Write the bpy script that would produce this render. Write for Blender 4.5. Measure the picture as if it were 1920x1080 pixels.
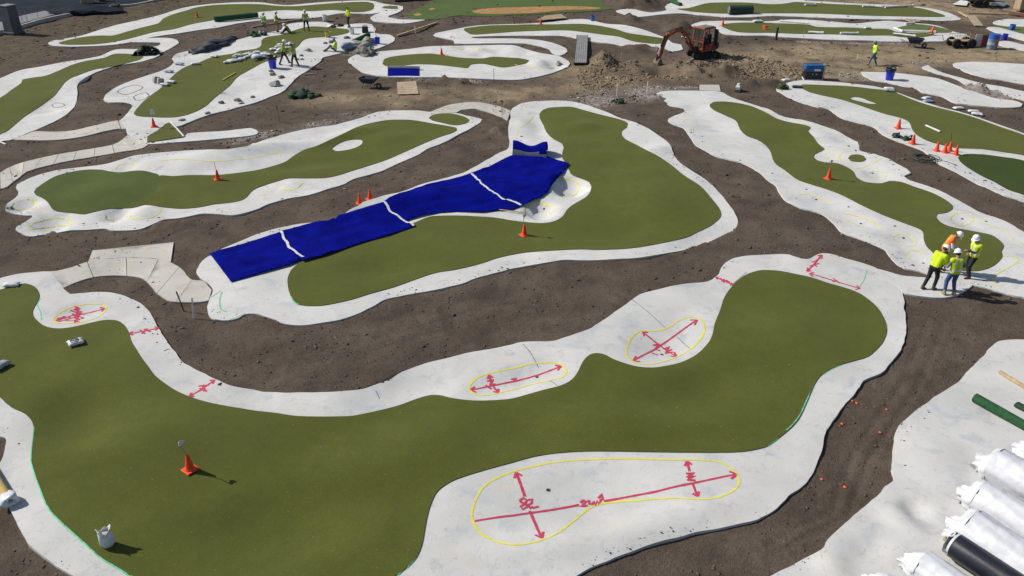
import bpy, bmesh, math, random
import numpy as np
from mathutils import Vector, Matrix, Euler
from mathutils.geometry import delaunay_2d_cdt

for o in list(bpy.data.objects):
    bpy.data.objects.remove(o, do_unlink=True)
S = bpy.context.scene
COL = S.collection
R = math.radians
random.seed(7)
RNG = np.random.default_rng(7)

# ------------------------------------------------------------------ camera, sky, sun, exposure
F_PX, PITCH, CAM_H = 1600.0, R(27.75), 14.9
cam_data = bpy.data.cameras.new('Camera')
cam = bpy.data.objects.new('Camera', cam_data)
COL.objects.link(cam)
cam.location = (0, 0, CAM_H)
cam.rotation_euler = (math.pi / 2 - PITCH, 0, 0)
cam_data.sensor_width = 36
cam_data.lens = 36 * F_PX / 1920
cam_data.clip_end = 2500
S.camera = cam

SUN_EL, SUN_AZ = R(39), math.atan2(-0.968, 0.250)      # azimuth from +Y towards +X
world = bpy.data.worlds.new('World')
S.world = world
world.use_nodes = True
wn = world.node_tree.nodes
sky = wn.new('ShaderNodeTexSky')
sky.sky_type = 'NISHITA'
sky.sun_disc = False
sky.sun_elevation = SUN_EL
sky.sun_rotation = SUN_AZ
bg = wn['Background']
bg.inputs['Strength'].default_value = 0.085
world.node_tree.links.new(sky.outputs['Color'], bg.inputs['Color'])

sun_data = bpy.data.lights.new('Sun', 'SUN')
sun_data.energy = 4.7
sun_data.angle = R(0.5)
sun_data.color = (1.0, 0.95, 0.87)
sun = bpy.data.objects.new('Sun', sun_data)
COL.objects.link(sun)
to_sun = Vector((math.sin(SUN_AZ) * math.cos(SUN_EL), math.cos(SUN_AZ) * math.cos(SUN_EL), math.sin(SUN_EL)))
sun.rotation_euler = to_sun.to_track_quat('Z', 'Y').to_euler()
S.view_settings.view_transform = 'Standard'
S.view_settings.look = 'None'
S.view_settings.exposure = 0.0
S.view_settings.gamma = 1.0
S.render.resolution_x, S.render.resolution_y = 1024, 576

# ------------------------------------------------------------------ numpy noise
def _hash(ix, iy, seed):
    n = (ix * 374761393 + iy * 668265263 + seed * 974711) & 0x7fffffff
    n = ((n ^ (n >> 13)) * 1274126177) & 0x7fffffff
    n = n ^ (n >> 16)
    return (n & 0xffff) / 65535.0

def vnoise(x, y, seed=0):
    ix = np.floor(x).astype(np.int64); iy = np.floor(y).astype(np.int64)
    fx = x - ix; fy = y - iy
    fx = fx * fx * (3 - 2 * fx); fy = fy * fy * (3 - 2 * fy)
    a = _hash(ix, iy, seed); b = _hash(ix + 1, iy, seed)
    c = _hash(ix, iy + 1, seed); d = _hash(ix + 1, iy + 1, seed)
    return (a + (b - a) * fx) * (1 - fy) + (c + (d - c) * fx) * fy - 0.5

def fbm(x, y, seed=0, octv=4):
    s = 0; a = 1.0
    for k in range(octv):
        s = s + a * vnoise(x * 2 ** k + 17.3 * k, y * 2 ** k - 9.1 * k, seed + k); a *= 0.5
    return s

def inside(x, y, poly):
    """vectorised point in polygon"""
    res = np.zeros(x.shape, bool)
    m = (x >= poly[:, 0].min()) & (x <= poly[:, 0].max()) & (y >= poly[:, 1].min()) & (y <= poly[:, 1].max())
    if not m.any():
        return res
    px, py = x[m], y[m]
    r = np.zeros(px.shape, bool)
    n = len(poly)
    for i in range(n):
        x1, y1 = poly[i]; x2, y2 = poly[(i + 1) % n]
        if y1 == y2: continue
        c = (y1 > py) != (y2 > py)
        r ^= c & (px < (x2 - x1) * (py - y1) / (y2 - y1) + x1)
    res[m] = r
    return res

# ------------------------------------------------------------------ the lie of the land
SLAB = 0.068         # slab surface above the soil
def relief(x, y):
    return (0.07 * np.sin(x * 0.31 + 0.7) * np.cos(y * 0.27 + 0.4) + 0.05 * np.sin(x * 0.17 - y * 0.21 + 1.9)
            + 0.03 * np.sin(x * 0.8 + y * 0.55) + 0.14 * fbm(np.asarray(x) * .27 + 5, np.asarray(y) * .21, 81, 3))

FEAT = []            # mounds and bunkers shaped in the concrete: x, y, rx, ry, angle, height, steepness
def feat(x, y):
    z = 0.0 * x
    for (cx, cy, rx, ry, a, dz, k) in FEAT:
        dx, dy = x - cx, y - cy
        u = (dx * math.cos(a) + dy * math.sin(a)) / rx
        v = (-dx * math.sin(a) + dy * math.cos(a)) / ry
        r = np.sqrt(u * u + v * v)
        t = np.clip((1 - r) / k, 0, 1)
        z = z + dz * t * t * (3 - 2 * t)
    return z

def slab_z(x, y):
    return relief(x, y) + feat(x, y) + SLAB

def survey(px, py, zf):
    """site survey: where the sight line through a point of the 1920x1080 photograph meets the surface zf(x, y)"""
    px = np.asarray(px, float); py = np.asarray(py, float)
    dx = (px - 960) / F_PX; du = (540 - py) / F_PX
    vy = math.cos(PITCH) + du * math.sin(PITCH); vz = -math.sin(PITCH) + du * math.cos(PITCH)
    z = np.zeros_like(dx)
    for _ in range(14):
        t = (CAM_H - z) / -vz
        z = 0.5 * z + 0.5 * zf(dx * t, vy * t)
    t = (CAM_H - z) / -vz
    return np.stack([dx * t, vy * t, z + 0 * t], -1)

def pts(s):
    return np.array([[float(v) for v in p.split(',')] for p in s.split()])

def smooth(p, closed=True, n=4):
    """Catmull-Rom through traced points"""
    m = len(p); out = []
    rng = range(m if closed else m - 1)
    for i in rng:
        if closed:
            a, b, c, d = p[(i - 1) % m], p[i], p[(i + 1) % m], p[(i + 2) % m]
        else:
            a, b, c, d = p[max(i - 1, 0)], p[i], p[i + 1], p[min(i + 2, m - 1)]
        L = np.linalg.norm(c - b); k = max(1, min(n, int(L / 5)))
        for j in range(k):
            t = j / k
            out.append(0.5 * (2 * b + (c - a) * t + (2 * a - 5 * b + 4 * c - d) * t * t + (3 * b - a - 3 * c + d) * t ** 3))
    if not closed: out.append(p[-1])
    return np.array(out)

def soil_flat(x, y):
    return relief(x, y)

def at(px, py, zf=None):
    v = survey(px, py, zf or slab_z)
    return Vector((float(v[0]), float(v[1]), float(v[2])))

def soil_at(px, py):
    return at(px, py, soil_flat)

# ------------------------------------------------------------------ materials
MAT = {}
def mat(name, col=(0.5, 0.5, 0.5), rough=0.7, metal=0.0, var=0.12, scale=6.0, bump=0.0, bscale=40.0, spec=0.4, emis=None, detail=4.0):
    """painted / plain surface: base colour with uneven tone, some grime and a fine relief"""
    if name in MAT: return MAT[name]
    m = bpy.data.materials.new(name); m.use_nodes = True
    nt = m.node_tree; N = nt.nodes; L = nt.links
    b = N['Principled BSDF']
    b.inputs['Roughness'].default_value = rough
    b.inputs['Metallic'].default_value = metal
    b.inputs['Specular IOR Level'].default_value = spec
    tc = N.new('ShaderNodeTexCoord')
    nz = N.new('ShaderNodeTexNoise'); nz.inputs['Scale'].default_value = scale; nz.inputs['Detail'].default_value = detail
    L.new(tc.outputs['Object'], nz.inputs['Vector'])
    rp = N.new('ShaderNodeValToRGB')
    rp.color_ramp.elements[0].position = 0.3; rp.color_ramp.elements[1].position = 0.7
    lo = [max(0, c * (1 - var)) for c in col]; hi = [min(1, c * (1 + var)) for c in col]
    rp.color_ramp.elements[0].color = (*lo, 1); rp.color_ramp.elements[1].color = (*hi, 1)
    L.new(nz.outputs['Fac'], rp.inputs['Fac']); L.new(rp.outputs['Color'], b.inputs['Base Color'])
    if bump:
        n2 = N.new('ShaderNodeTexNoise'); n2.inputs['Scale'].default_value = bscale; n2.inputs['Detail'].default_value = 3
        L.new(tc.outputs['Object'], n2.inputs['Vector'])
        bp = N.new('ShaderNodeBump'); bp.inputs['Strength'].default_value = bump; bp.inputs['Distance'].default_value = 0.02
        L.new(n2.outputs['Fac'], bp.inputs['Height']); L.new(bp.outputs['Normal'], b.inputs['Normal'])
    MAT[name] = m
    return m

def mixc(nt, fac, a, b, mode='MIX'):
    n = nt.nodes.new('ShaderNodeMix'); n.data_type = 'RGBA'; n.blend_type = mode
    for sock, v in ((n.inputs[0], fac), (n.inputs[6], a), (n.inputs[7], b)):
        if isinstance(v, (int, float)): sock.default_value = v
        elif isinstance(v, tuple): sock.default_value = (*v, 1)
        else: nt.links.new(v, sock)
    return n.outputs[2]

def noise(nt, vec, scale, detail=4, rough=0.55, dist=0.0):
    n = nt.nodes.new('ShaderNodeTexNoise')
    n.inputs['Scale'].default_value = scale; n.inputs['Detail'].default_value = detail
    n.inputs['Roughness'].default_value = rough; n.inputs['Distortion'].default_value = dist
    nt.links.new(vec, n.inputs['Vector'])
    return n.outputs['Fac']

def ramp(nt, fac, a, b, ca=(0, 0, 0), cb=(1, 1, 1)):
    r = nt.nodes.new('ShaderNodeValToRGB')
    r.color_ramp.elements[0].position = a; r.color_ramp.elements[1].position = b
    r.color_ramp.elements[0].color = (*ca, 1); r.color_ramp.elements[1].color = (*cb, 1)
    nt.links.new(fac, r.inputs['Fac'])
    return r.outputs['Color']

def base(name, rough=0.9, spec=0.2):
    m = bpy.data.materials.new(name); m.use_nodes = True
    b = m.node_tree.nodes['Principled BSDF']
    b.inputs['Roughness'].default_value = rough; b.inputs['Specular IOR Level'].default_value = spec
    tc = m.node_tree.nodes.new('ShaderNodeTexCoord')
    MAT[name] = m
    return m, m.node_tree, b, tc.outputs['Object']

def add_bump(nt, b, h, strength, dist=0.02):
    bp = nt.nodes.new('ShaderNodeBump'); bp.inputs['Strength'].default_value = strength; bp.inputs['Distance'].default_value = dist
    nt.links.new(h, bp.inputs['Height']); nt.links.new(bp.outputs['Normal'], b.inputs['Normal'])

def make_concrete(name, tint=(0.555, 0.55, 0.528), dirt=0.5):
    m, nt, b, co = base(name, 0.85, 0.25)
    big = ramp(nt, noise(nt, co, 0.5, 5, 0.6), 0.35, 0.68)
    c = mixc(nt, big, tuple(v * 0.90 for v in tint), tuple(min(1, v * 1.06) for v in tint))
    cool = ramp(nt, noise(nt, co, 1.1, 4, 0.6, 0.6), 0.54, 0.72)
    c = mixc(nt, cool, c, (tint[0] * 0.76, tint[1] * 0.79, tint[2] * 0.86))
    swirl = ramp(nt, noise(nt, co, 3.2, 5, 0.7, 1.2), 0.56, 0.72)
    c = mixc(nt, swirl, c, mixc(nt, 0.55, c, (0.33, 0.335, 0.34)))
    fine = ramp(nt, noise(nt, co, 28, 3, 0.6), 0.3, 0.75, (0.94, 0.94, 0.94), (1.03, 1.03, 1.03))
    c = mixc(nt, 1.0, c, fine, 'MULTIPLY')
    spl = ramp(nt, noise(nt, co, 4.0, 7, 0.78, 0.9), 0.63, 0.72)
    c = mixc(nt, mixc(nt, dirt, (0, 0, 0), spl), c, (0.30, 0.25, 0.20))
    crm = ramp(nt, noise(nt, co, 0.9, 5, 0.65, 1.0), 0.56, 0.72)
    c = mixc(nt, mixc(nt, 0.55, (0, 0, 0), crm), c, (tint[0] * 0.98, tint[1] * 0.90, tint[2] * 0.76))
    spk = ramp(nt, noise(nt, co, 13, 4, 0.6), 0.70, 0.735)
    c = mixc(nt, mixc(nt, dirt, (0, 0, 0), spk), c, (0.20, 0.17, 0.14))
    nt.links.new(c, b.inputs['Base Color'])
    add_bump(nt, b, noise(nt, co, 14, 6, 0.65), 0.25, 0.02)
    return m

def make_turf(name, col=(0.080, 0.090, 0.0165)):
    m, nt, b, co = base(name, 0.95, 0.12)
    big = ramp(nt, noise(nt, co, 0.42, 4, 0.55), 0.3, 0.72)
    c = mixc(nt, big, tuple(v * 0.89 for v in col), tuple(v * 1.10 for v in col))
    mid = ramp(nt, noise(nt, co, 2.3, 5, 0.65, 0.4), 0.32, 0.7, (0.92, 0.93, 0.91), (1.07, 1.06, 1.05))
    c = mixc(nt, 1.0, c, mid, 'MULTIPLY')
    fine = ramp(nt, noise(nt, co, 24, 5, 0.7), 0.3, 0.72, (0.80, 0.82, 0.80), (1.2, 1.18, 1.18))
    c = mixc(nt, 1.0, c, fine, 'MULTIPLY')
    spec = ramp(nt, noise(nt, co, 16, 2, 0.5), 0.745, 0.76)
    c = mixc(nt, spec, c, (0.26, 0.25, 0.16))
    nt.links.new(c, b.inputs['Base Color'])
    b.inputs['Sheen Weight'].default_value = 0.10
    b.inputs['Sheen Roughness'].default_value = 0.6
    b.inputs['Sheen Tint'].default_value = (0.6, 0.65, 0.35, 1)
    add_bump(nt, b, noise(nt, co, 90, 3, 0.6), 0.35, 0.012)
    return m

def attr(nt, name):
    a = nt.nodes.new('ShaderNodeAttribute'); a.attribute_name = name
    return a.outputs['Fac']

def make_soil(name):
    m, nt, b, co = base(name, 0.97, 0.1)
    n1 = ramp(nt, noise(nt, co, 0.7, 5, 0.6), 0.3, 0.7)
    dark = mixc(nt, n1, (0.079, 0.060, 0.046), (0.129, 0.101, 0.079))
    dry = ramp(nt, noise(nt, co, 0.33, 4, 0.6, 0.4), 0.5, 0.75)
    dark = mixc(nt, mixc(nt, 0.5, (0, 0, 0), dry), dark, (0.185, 0.150, 0.118))
    tanc = mixc(nt, ramp(nt, noise(nt, co, 1.3, 6, 0.65, 0.5), 0.3, 0.7), (0.22, 0.168, 0.107), (0.38, 0.305, 0.205))
    olive = mixc(nt, ramp(nt, noise(nt, co, 1.6, 6, 0.7, 0.6), 0.35, 0.7), (0.07, 0.055, 0.042), (0.15, 0.125, 0.075))
    grey = mixc(nt, ramp(nt, noise(nt, co, 3.0, 6, 0.7), 0.3, 0.7), (0.16, 0.13, 0.11), (0.40, 0.37, 0.34))
    c = mixc(nt, attr(nt, 'tan'), dark, tanc)
    c = mixc(nt, attr(nt, 'olive'), c, olive)
    c = mixc(nt, attr(nt, 'grey'), c, grey)
    f1 = ramp(nt, noise(nt, co, 9, 6, 0.75, 0.8), 0.28, 0.75, (0.72, 0.72, 0.72), (1.28, 1.26, 1.24))
    c = mixc(nt, 1.0, c, f1, 'MULTIPLY')
    f2 = ramp(nt, noise(nt, co, 34, 4, 0.7), 0.3, 0.75, (0.7, 0.7, 0.7), (1.3, 1.3, 1.3))
    c = mixc(nt, 1.0, c, f2, 'MULTIPLY')
    nt.links.new(c, b.inputs['Base Color'])
    add_bump(nt, b, noise(nt, co, 11, 8, 0.75, 0.6), 0.9, 0.06)
    return m

def make_paint(name, col, cover=0.62):
    """sprayed line: pigment with speckled, patchy cover"""
    m, nt, b, co = base(name, 0.8, 0.2)
    c = mixc(nt, ramp(nt, noise(nt, co, 5, 4), 0.3, 0.7), tuple(v * 0.85 for v in col), col)
    nt.links.new(c, b.inputs['Base Color'])
    a = ramp(nt, noise(nt, co, 7, 5, 0.75), 0.5 - cover * 0.5, 0.58 - cover * 0.2, (0.25, 0.25, 0.25), (0.92, 0.92, 0.92))
    nt.links.new(a, b.inputs['Alpha'])
    return m

make_concrete('concrete', (0.61, 0.605, 0.585), 0.6)
make_concrete('concrete_grey', (0.585, 0.58, 0.56), 0.6)
make_concrete('path_concrete', (0.52, 0.49, 0.44), 0.75)
make_turf('turf')
make_turf('turf_dark', (0.064, 0.087, 0.019))
make_turf('turf_deep', (0.024, 0.046, 0.005))
make_turf('turf_far', (0.085, 0.115, 0.036))
make_soil('soil')
make_paint('paint_yellow', (0.80, 0.73, 0.08), 0.58)
make_paint('paint_pale_yellow', (0.76, 0.73, 0.26), 0.36)
make_paint('paint_pink', (0.60, 0.06, 0.12), 0.78)
make_paint('paint_mint', (0.20, 0.62, 0.36), 0.34)
make_paint('paint_grey', (0.16, 0.16, 0.18), 0.5)

# ------------------------------------------------------------------ object helpers
def tag(o, label=None, cat=None, group=None, kind=None):
    if label: o['label'] = label
    if cat: o['category'] = cat
    if group: o['group'] = group
    if kind: o['kind'] = kind
    return o

def empty(name, loc=(0, 0, 0), rz=0.0, label=None, cat=None, group=None, kind=None):
    o = bpy.data.objects.new(name, None)
    COL.objects.link(o)
    o.location = loc; o.rotation_euler = (0, 0, rz); o.empty_display_size = 0.2
    return tag(o, label, cat, group, kind)

def link_mesh(name, me, mats, parent=None, smooth_sh=False):
    o = bpy.data.objects.new(name, me)
    COL.objects.link(o)
    for m in (mats if isinstance(mats, (list, tuple)) else [mats]):
        me.materials.append(MAT[m] if isinstance(m, str) else m)
    if smooth_sh:
        me.polygons.foreach_set('use_smooth', [True] * len(me.polygons))
    if parent: o.parent = parent
    return o

def np_mesh(name, V, F):
    """mesh from numpy arrays, all triangles or all quads"""
    me = bpy.data.meshes.new(name)
    V = np.asarray(V, np.float32); F = np.asarray(F, np.int32)
    k = F.shape[1]
    me.vertices.add(len(V)); me.vertices.foreach_set('co', V.ravel())
    me.loops.add(F.size); me.loops.foreach_set('vertex_index', F.ravel())
    me.polygons.add(len(F))
    me.polygons.foreach_set('loop_start', np.arange(0, F.size, k, dtype=np.int32))
    me.update(calc_edges=True); me.validate()
    return me

class MB:
    """collects simple solids into one mesh"""
    def __init__(s): s.v = []; s.f = []; s.m = []
    def add(s, v, f, mi=0):
        n = len(s.v); s.v += [tuple(p) for p in v]; s.f += [tuple(i + n for i in q) for q in f]; s.m += [mi] * len(f)
        return s
    def box(s, c, d, rot=None, mi=0, taper=1.0, ch=0.0):
        x, y, z = d[0] / 2, d[1] / 2, d[2] / 2; t = taper
        if ch <= 0:
            v = [(-x, -y, -z), (x, -y, -z), (x, y, -z), (-x, y, -z), (-x * t, -y * t, z), (x * t, -y * t, z), (x * t, y * t, z), (-x * t, y * t, z)]
            f = [(0, 3, 2, 1), (4, 5, 6, 7), (0, 1, 5, 4), (1, 2, 6, 5), (2, 3, 7, 6), (3, 0, 4, 7)]
        else:
            v = []; rings = [(-z, 1, ch), (-z + ch, 1, 0), (z - ch, t, 0), (z, t, ch)]
            for zz, tt, ins in rings:
                a, bb = x * tt - ins, y * tt - ins
                c2 = ch * 0.7
                v += [(-a + c2, -bb, zz), (a - c2, -bb, zz), (a, -bb + c2, zz), (a, bb - c2, zz), (a - c2, bb, zz), (-a + c2, bb, zz), (-a, bb - c2, zz), (-a, -bb + c2, zz)]
            f = [tuple(reversed(range(8))), tuple(range(24, 32))]
            for k in range(3):
                for i in range(8):
                    j = (i + 1) % 8
                    f.append((k * 8 + i, k * 8 + j, k * 8 + 8 + j, k * 8 + 8 + i))
        M = Matrix.Translation(Vector(c)) @ (rot.to_matrix().to_4x4() if isinstance(rot, Euler) else (rot.to_4x4() if rot else Matrix()))
        return s.add([M @ Vector(p) for p in v], f, mi)
    def tube(s, path, r, n=8, mi=0, caps=True, flat=1.0):
        P = [Vector(p) for p in path]; rr = r if isinstance(r, (list, tuple)) else [r] * len(P)
        v = []; f = []
        up = None
        for i, p in enumerate(P):
            t = (P[min(i + 1, len(P) - 1)] - P[max(i - 1, 0)])
            t = t.normalized() if t.length > 1e-9 else Vector((0, 0, 1))
            if up is None:
                up = Vector((0, 0, 1)) if abs(t.z) < 0.9 else Vector((1, 0, 0))
            a = t.cross(up)
            if a.length < 1e-4: a = t.cross(Vector((1, 0, 0)))
            a.normalize(); b = a.cross(t).normalized(); up = b
            for k in range(n):
                th = 2 * math.pi * k / n
                v.append(p + a * math.cos(th) * rr[i] + b * math.sin(th) * rr[i] * flat)
        for i in range(len(P) - 1):
            for k in range(n):
                j = (k + 1) % n
                f.append((i * n + k, (i + 1) * n + k, (i + 1) * n + j, i * n + j))
        if caps:
            f.append(tuple(range(n))); f.append(tuple(reversed(range((len(P) - 1) * n, len(P) * n))))
        return s.add(v, f, mi)
    def lathe(s, prof, n=16, M=None, mi=0, caps=True):
        v = []; f = []
        for (r, z) in prof:
            for k in range(n):
                th = 2 * math.pi * k / n
                p = Vector((r * math.cos(th), r * math.sin(th), z))
                v.append(M @ p if M else p)
        for i in range(len(prof) - 1):
            for k in range(n):
                j = (k + 1) % n
                f.append((i * n + k, i * n + j, (i + 1) * n + j, (i + 1) * n + k))
        if caps:
            f.append(tuple(reversed(range(n)))); f.append(tuple(range((len(prof) - 1) * n, len(prof) * n)))
        return s.add(v, f, mi)
    def prism(s, poly, h0, h1, M=None, mi=0):
        """poly in x,z extruded along y from h0 to h1"""
        n = len(poly)
        v = [Vector((p[0], h0, p[1])) for p in poly] + [Vector((p[0], h1, p[1])) for p in poly]
        if M: v = [M @ p for p in v]
        f = [tuple(range(n)), tuple(reversed(range(n, 2 * n)))]
        for i in range(n):
            j = (i + 1) % n
            f.append((i, n + i, n + j, j))
        return s.add(v, f, mi)
    def build(s, name, mats, parent=None, sm=False, jit=0.0):
        me = bpy.data.meshes.new(name)
        v = s.v
        if jit: v = [(p[0] + random.uniform(-jit, jit), p[1] + random.uniform(-jit, jit), p[2] + random.uniform(-jit, jit)) for p in v]
        me.from_pydata([tuple(p) for p in v], [], s.f); 
        bm = bmesh.new(); bm.from_mesh(me); bmesh.ops.recalc_face_normals(bm, faces=bm.faces); bm.to_mesh(me); bm.free()
        me.polygons.foreach_set('material_index', s.m)
        o = link_mesh(name, me, mats, parent)
        if sm:
            me.polygons.foreach_set('use_smooth', [True] * len(me.polygons))
            try: me.set_sharp_from_angle(angle=R(40))
            except Exception: pass
        return o

def copy_tree(o, parent=None):
    c = o.copy(); COL.objects.link(c); c.parent = parent
    for ch in list(o.children): copy_tree(ch, c)
    return c

# ------------------------------------------------------------------ traced outlines of the course
# mounds (+) and bunkers (-) formed in the concrete: photo point, half axes in metres, angle, height, steepness
for (px, py, rx, ry, a, dz, k) in [
    (45, 385, .60, .75, 0, -.2, .6), (97, 420, .95, .9, 10, -.2, .7), (216, 404, .5, .75, 0, -.2, .6), (272, 400, .8, .9, 0, .15, 1),
    (545, 350, .6, .65, 0, .13, .9), (237, 313, .8, .8, 0, -.14, .9), (400, 303, 3.0, .9, 15, .13, 1), (455, 283, 6.5, .9, 19, .22, 1),
    (660, 252, 2.8, .8, 33, .16, 1),
    (690, 386, 8.5, 1.5, 17, .24, 1), (1066, 352, .9, 1.1, 0, -.28, .55), (1013, 392, .78, .95, 0, -.26, .55),
    (1010, 235, 1.1, 2.6, 0, -.16, 1), (1230, 285, 1.0, 1.5, -40, .10, 1), (1330, 445, 3.0, .6, 25, -.12, 1), (1040, 340, 1.6, 1.2, 0, .12, 1),
    (900, 96, .9, .6, 0, .20, .9), (868, 90, .8, .8, 0, -.15, .9), (935, 98, .7, .7, 0, -.18, .9), (965, 93, .7, .7, 0, .16, .9),
    (985, 100, .8, .8, 0, -.12, .9), (1012, 120, .8, 1.0, 0, .20, .9), (1040, 125, .8, .9, 0, -.16, .9), (900, 104, .6, .6, 0, -.16, .8),
    (1554, 292, .9, .9, 0, -.10, 1), (1590, 262, 1.3, 1.2, 0, -.10, 1), (1644, 329, .9, .9, 0, -.12, 1), (1530, 373, 1.7, .8, -30, -.11, 1),
    (1615, 415, 1.8, .8, -30, -.11, 1), (1695, 448, 1.0, .8, -20, -.11, 1), (1715, 482, 1.0, .8, 0, -.10, 1), (1804, 411, .95, .95, 0, -.12, 1),
    (1860, 435, 1.9, .9, -35, -.11, 1), (1880, 500, 1.6, 1.2, 0, -.08, 1), (1340, 235, 1.7, 1.5, -45, -.13, 1), (1300, 200, 1.4, 1.4, 0, -.08, 1),
    (1718, 955, .42, .40, 0, -.11, .7), (1690, 975, .5, .8, 20, .06, 1), (1740, 860, 1.4, 1.2, 0, .09, 1), (1630, 1030, .9, .5, 20, -.09, 1), (1560, 1062, .6, .5, 0, .08, 1),
    (150, 585, 1.1, .7, 10, -.09, 1), (975, 712, 2.3, .8, 18, -.10, 1), (1250, 645, 1.9, 1.3, 25, -.11, 1), (1120, 955, 2.6, 1.3, 8, -.09, 1),
    (1230, 985, 3.6, .6, 14, .10, 1), (760, 725, 2.2, 1.0, 18, -.10, 1), (600, 755, 2.0, .9, 0, .07, 1), (980, 1030, 2.2, .6, 5, .08, 1),
    (430, 720, 1.2, .9, 0, .06, 1), (100, 200, 1.8, 1.6, 60, -.2, 1), (110, 195, .8, .8, 0, .10, .8), (150, 150, 1.5, 1.0, 40, .14, 1),
    (240, 176, 1.2, .9, 20, -.10, 1), (268, 180, .8, .8, 0, -.10, 1), (345, 105, 1.6, 1.0, 0, -.12, 1), (450, 175, 1.6, 1.4, 60, -.12, 1),
    (560, 95, 2.2, 1.6, 0, .12, 1), (110, 320, 1.0, 1.0, 0, .05, 1),
    # slow swells in the putting surfaces
    (300, 820, 3.5, 2.2, 0, .14, 1), (520, 990, 3.0, 1.6, 20, -.16, 1), (760, 850, 3.2, 1.5, 20, .10, 1), (1300, 740, 3.0, 1.2, 20, -.13, 1),
    (1500, 620, 2.5, 2.2, 0, .12, 1), (1150, 790, 3.0, 1.1, 0, .10, 1), (150, 780, 1.6, 2.0, 30, -.16, 1), (100, 980, 1.5, 1.5, 0, .05, 1),
    (1200, 380, 3.5, 2.6, 0, .14, 1), (1100, 440, 3.2, 1.5, 0, -.09, 1), (1090, 240, 1.6, 1.3, 0, .16, 1), (720, 500, 3.0, 1.3, 18, -.10, 1), (1150, 310, 2.2, 1.8, 0, -.10, 1),
    (200, 360, 2.6, 2.0, 0, .10, 1), (560, 310, 3.0, .9, 18, -.10, 1), (730, 260, 2.6, 1.2, 20, .12, 1), (1480, 270, 1.6, 2.5, 20, -.10, 1), (1690, 380, 2.6, 1.4, -25, -.10, 1)]:
    c = survey(px, py, lambda x, y: relief(x, y) + SLAB)
    ca, sa = math.cos(R(a)), math.sin(R(a)); g = 1.3
    FEAT.append((float(c[0]), float(c[1]), rx * math.hypot(ca, g * sa), ry * math.hypot(sa, g * ca), math.atan2(g * sa, ca), dz * 1.45, k))

T = {}
T['A'] = '''-70,545 -30,530 0,521 25,515 50,511 92,509 100,516 110,524 115,533 120,541 125,547 132,551 155,549 182,547 212,549 240,557 262,569 277,582 287,596 297,615 310,634 322,652 335,669 345,681 360,689 385,701 410,714 435,722 457,727 480,731 500,735 542,736 580,736 617,734 655,732 680,729 705,721 730,711 755,697 780,687 805,679 842,670 880,661 917,655 960,645 972,642 997,640 1035,639 1060,632 1100,619 1122,606 1147,590 1180,566 1195,555 1210,549 1245,539 1285,532 1315,529 1330,526 1345,517 1352,502 1360,492 1372,485 1392,480 1422,478 1440,477 1472,476 1490,481 1502,485 1517,485 1527,480 1540,475 1560,476 1590,485 1620,494 1647,505 1642,511 1642,517 1655,525 1675,532 1687,540 1694,555 1696,580 1699,605 1697,630 1691,650 1685,662 1670,680 1657,696 1640,705 1620,714 1607,730 1600,742 1585,757 1572,775 1562,790 1548,811 1544,835 1535,862 1522,892 1505,912 1477,931 1457,952 1440,964 1415,974 1385,982 1347,991 1297,999 1260,1009 1222,1020 1172,1037 1135,1052 1097,1070 1060,1090 1000,1125 900,1160 700,1180 400,1180 270,1150 180,1102 125,1071 95,1054 67,1032 50,1012 32,982 20,957 8,935 -4,912 -8,890 0,866 6,852 12,832 9,821 0,818 -40,800 -110,760 -120,640'''
GA = '''-75,700 -30,728 0,745 10,755 25,766 45,775 57,786 63,800 62,817 59,845 59,865 65,887 75,915 87,945 97,962 117,982 145,1007 170,1030 190,1047 215,1062 245,1080 310,1112 480,1140 690,1110 742,1080 762,1065 780,1047 791,1022 797,990 802,965 810,940 822,920 845,904 867,895 892,887 930,876 960,868 980,862 1010,855 1047,850 1097,847 1160,847 1210,848 1285,849 1360,849 1397,847 1427,841 1440,836 1460,822 1485,801 1500,782 1510,760 1520,737 1530,716 1542,702 1560,691 1577,684 1602,677 1625,670 1640,659 1655,642 1662,625 1662,612 1657,597 1645,577 1627,561 1610,550 1587,541 1552,531 1522,521 1490,514 1465,509 1440,507 1422,508 1400,515 1385,525 1370,540 1357,560 1350,582 1340,607 1335,630 1325,647 1305,666 1277,680 1247,687 1222,690 1195,688 1172,682 1150,674 1135,666 1122,663 1110,664 1100,670 1092,680 1082,700 1070,714 1050,724 1022,731 990,740 960,748 930,751 895,752 867,750 842,746 825,742 805,742 780,749 750,760 717,769 680,777 655,781 605,782 560,781 535,778 517,775 480,771 450,766 425,762 390,755 360,746 332,734 310,720 290,704 277,687 265,671 255,655 246,640 242,626 236,614 227,605 215,601 195,601 170,606 145,612 122,616 100,616 82,611 69,601 62,592 62,581 69,569 74,557 72,547 65,538 52,533 38,533 10,541 -50,560 -90,600'''
T['B'] = '''958,207 967,199 985,192 1022,189 1060,189 1090,194 1115,202 1140,211 1160,220 1192,230 1215,241 1237,255 1255,269 1261,282 1270,300 1292,317 1315,331 1335,347 1352,365 1367,384 1380,402 1385,417 1382,425 1370,436 1342,450 1310,461 1272,471 1235,477 1197,483 1160,485 1110,488 1060,487 1035,491 997,497 960,504 930,511 892,522 855,535 805,545 755,554 722,562 695,576 667,590 635,600 605,605 575,609 547,609 527,605 517,600 500,594 480,588 460,589 445,596 430,600 410,600 397,596 390,587 390,575 395,557 399,542 392,532 382,526 375,520 369,510 372,500 385,485 400,477 415,467 445,455 480,440 510,430 555,421 597,417 620,414 640,405 655,394 670,386 685,377 705,371 722,366 755,359 792,345 830,335 867,324 892,312 917,297 937,286 955,276 953,252 953,238 957,222'''
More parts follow.
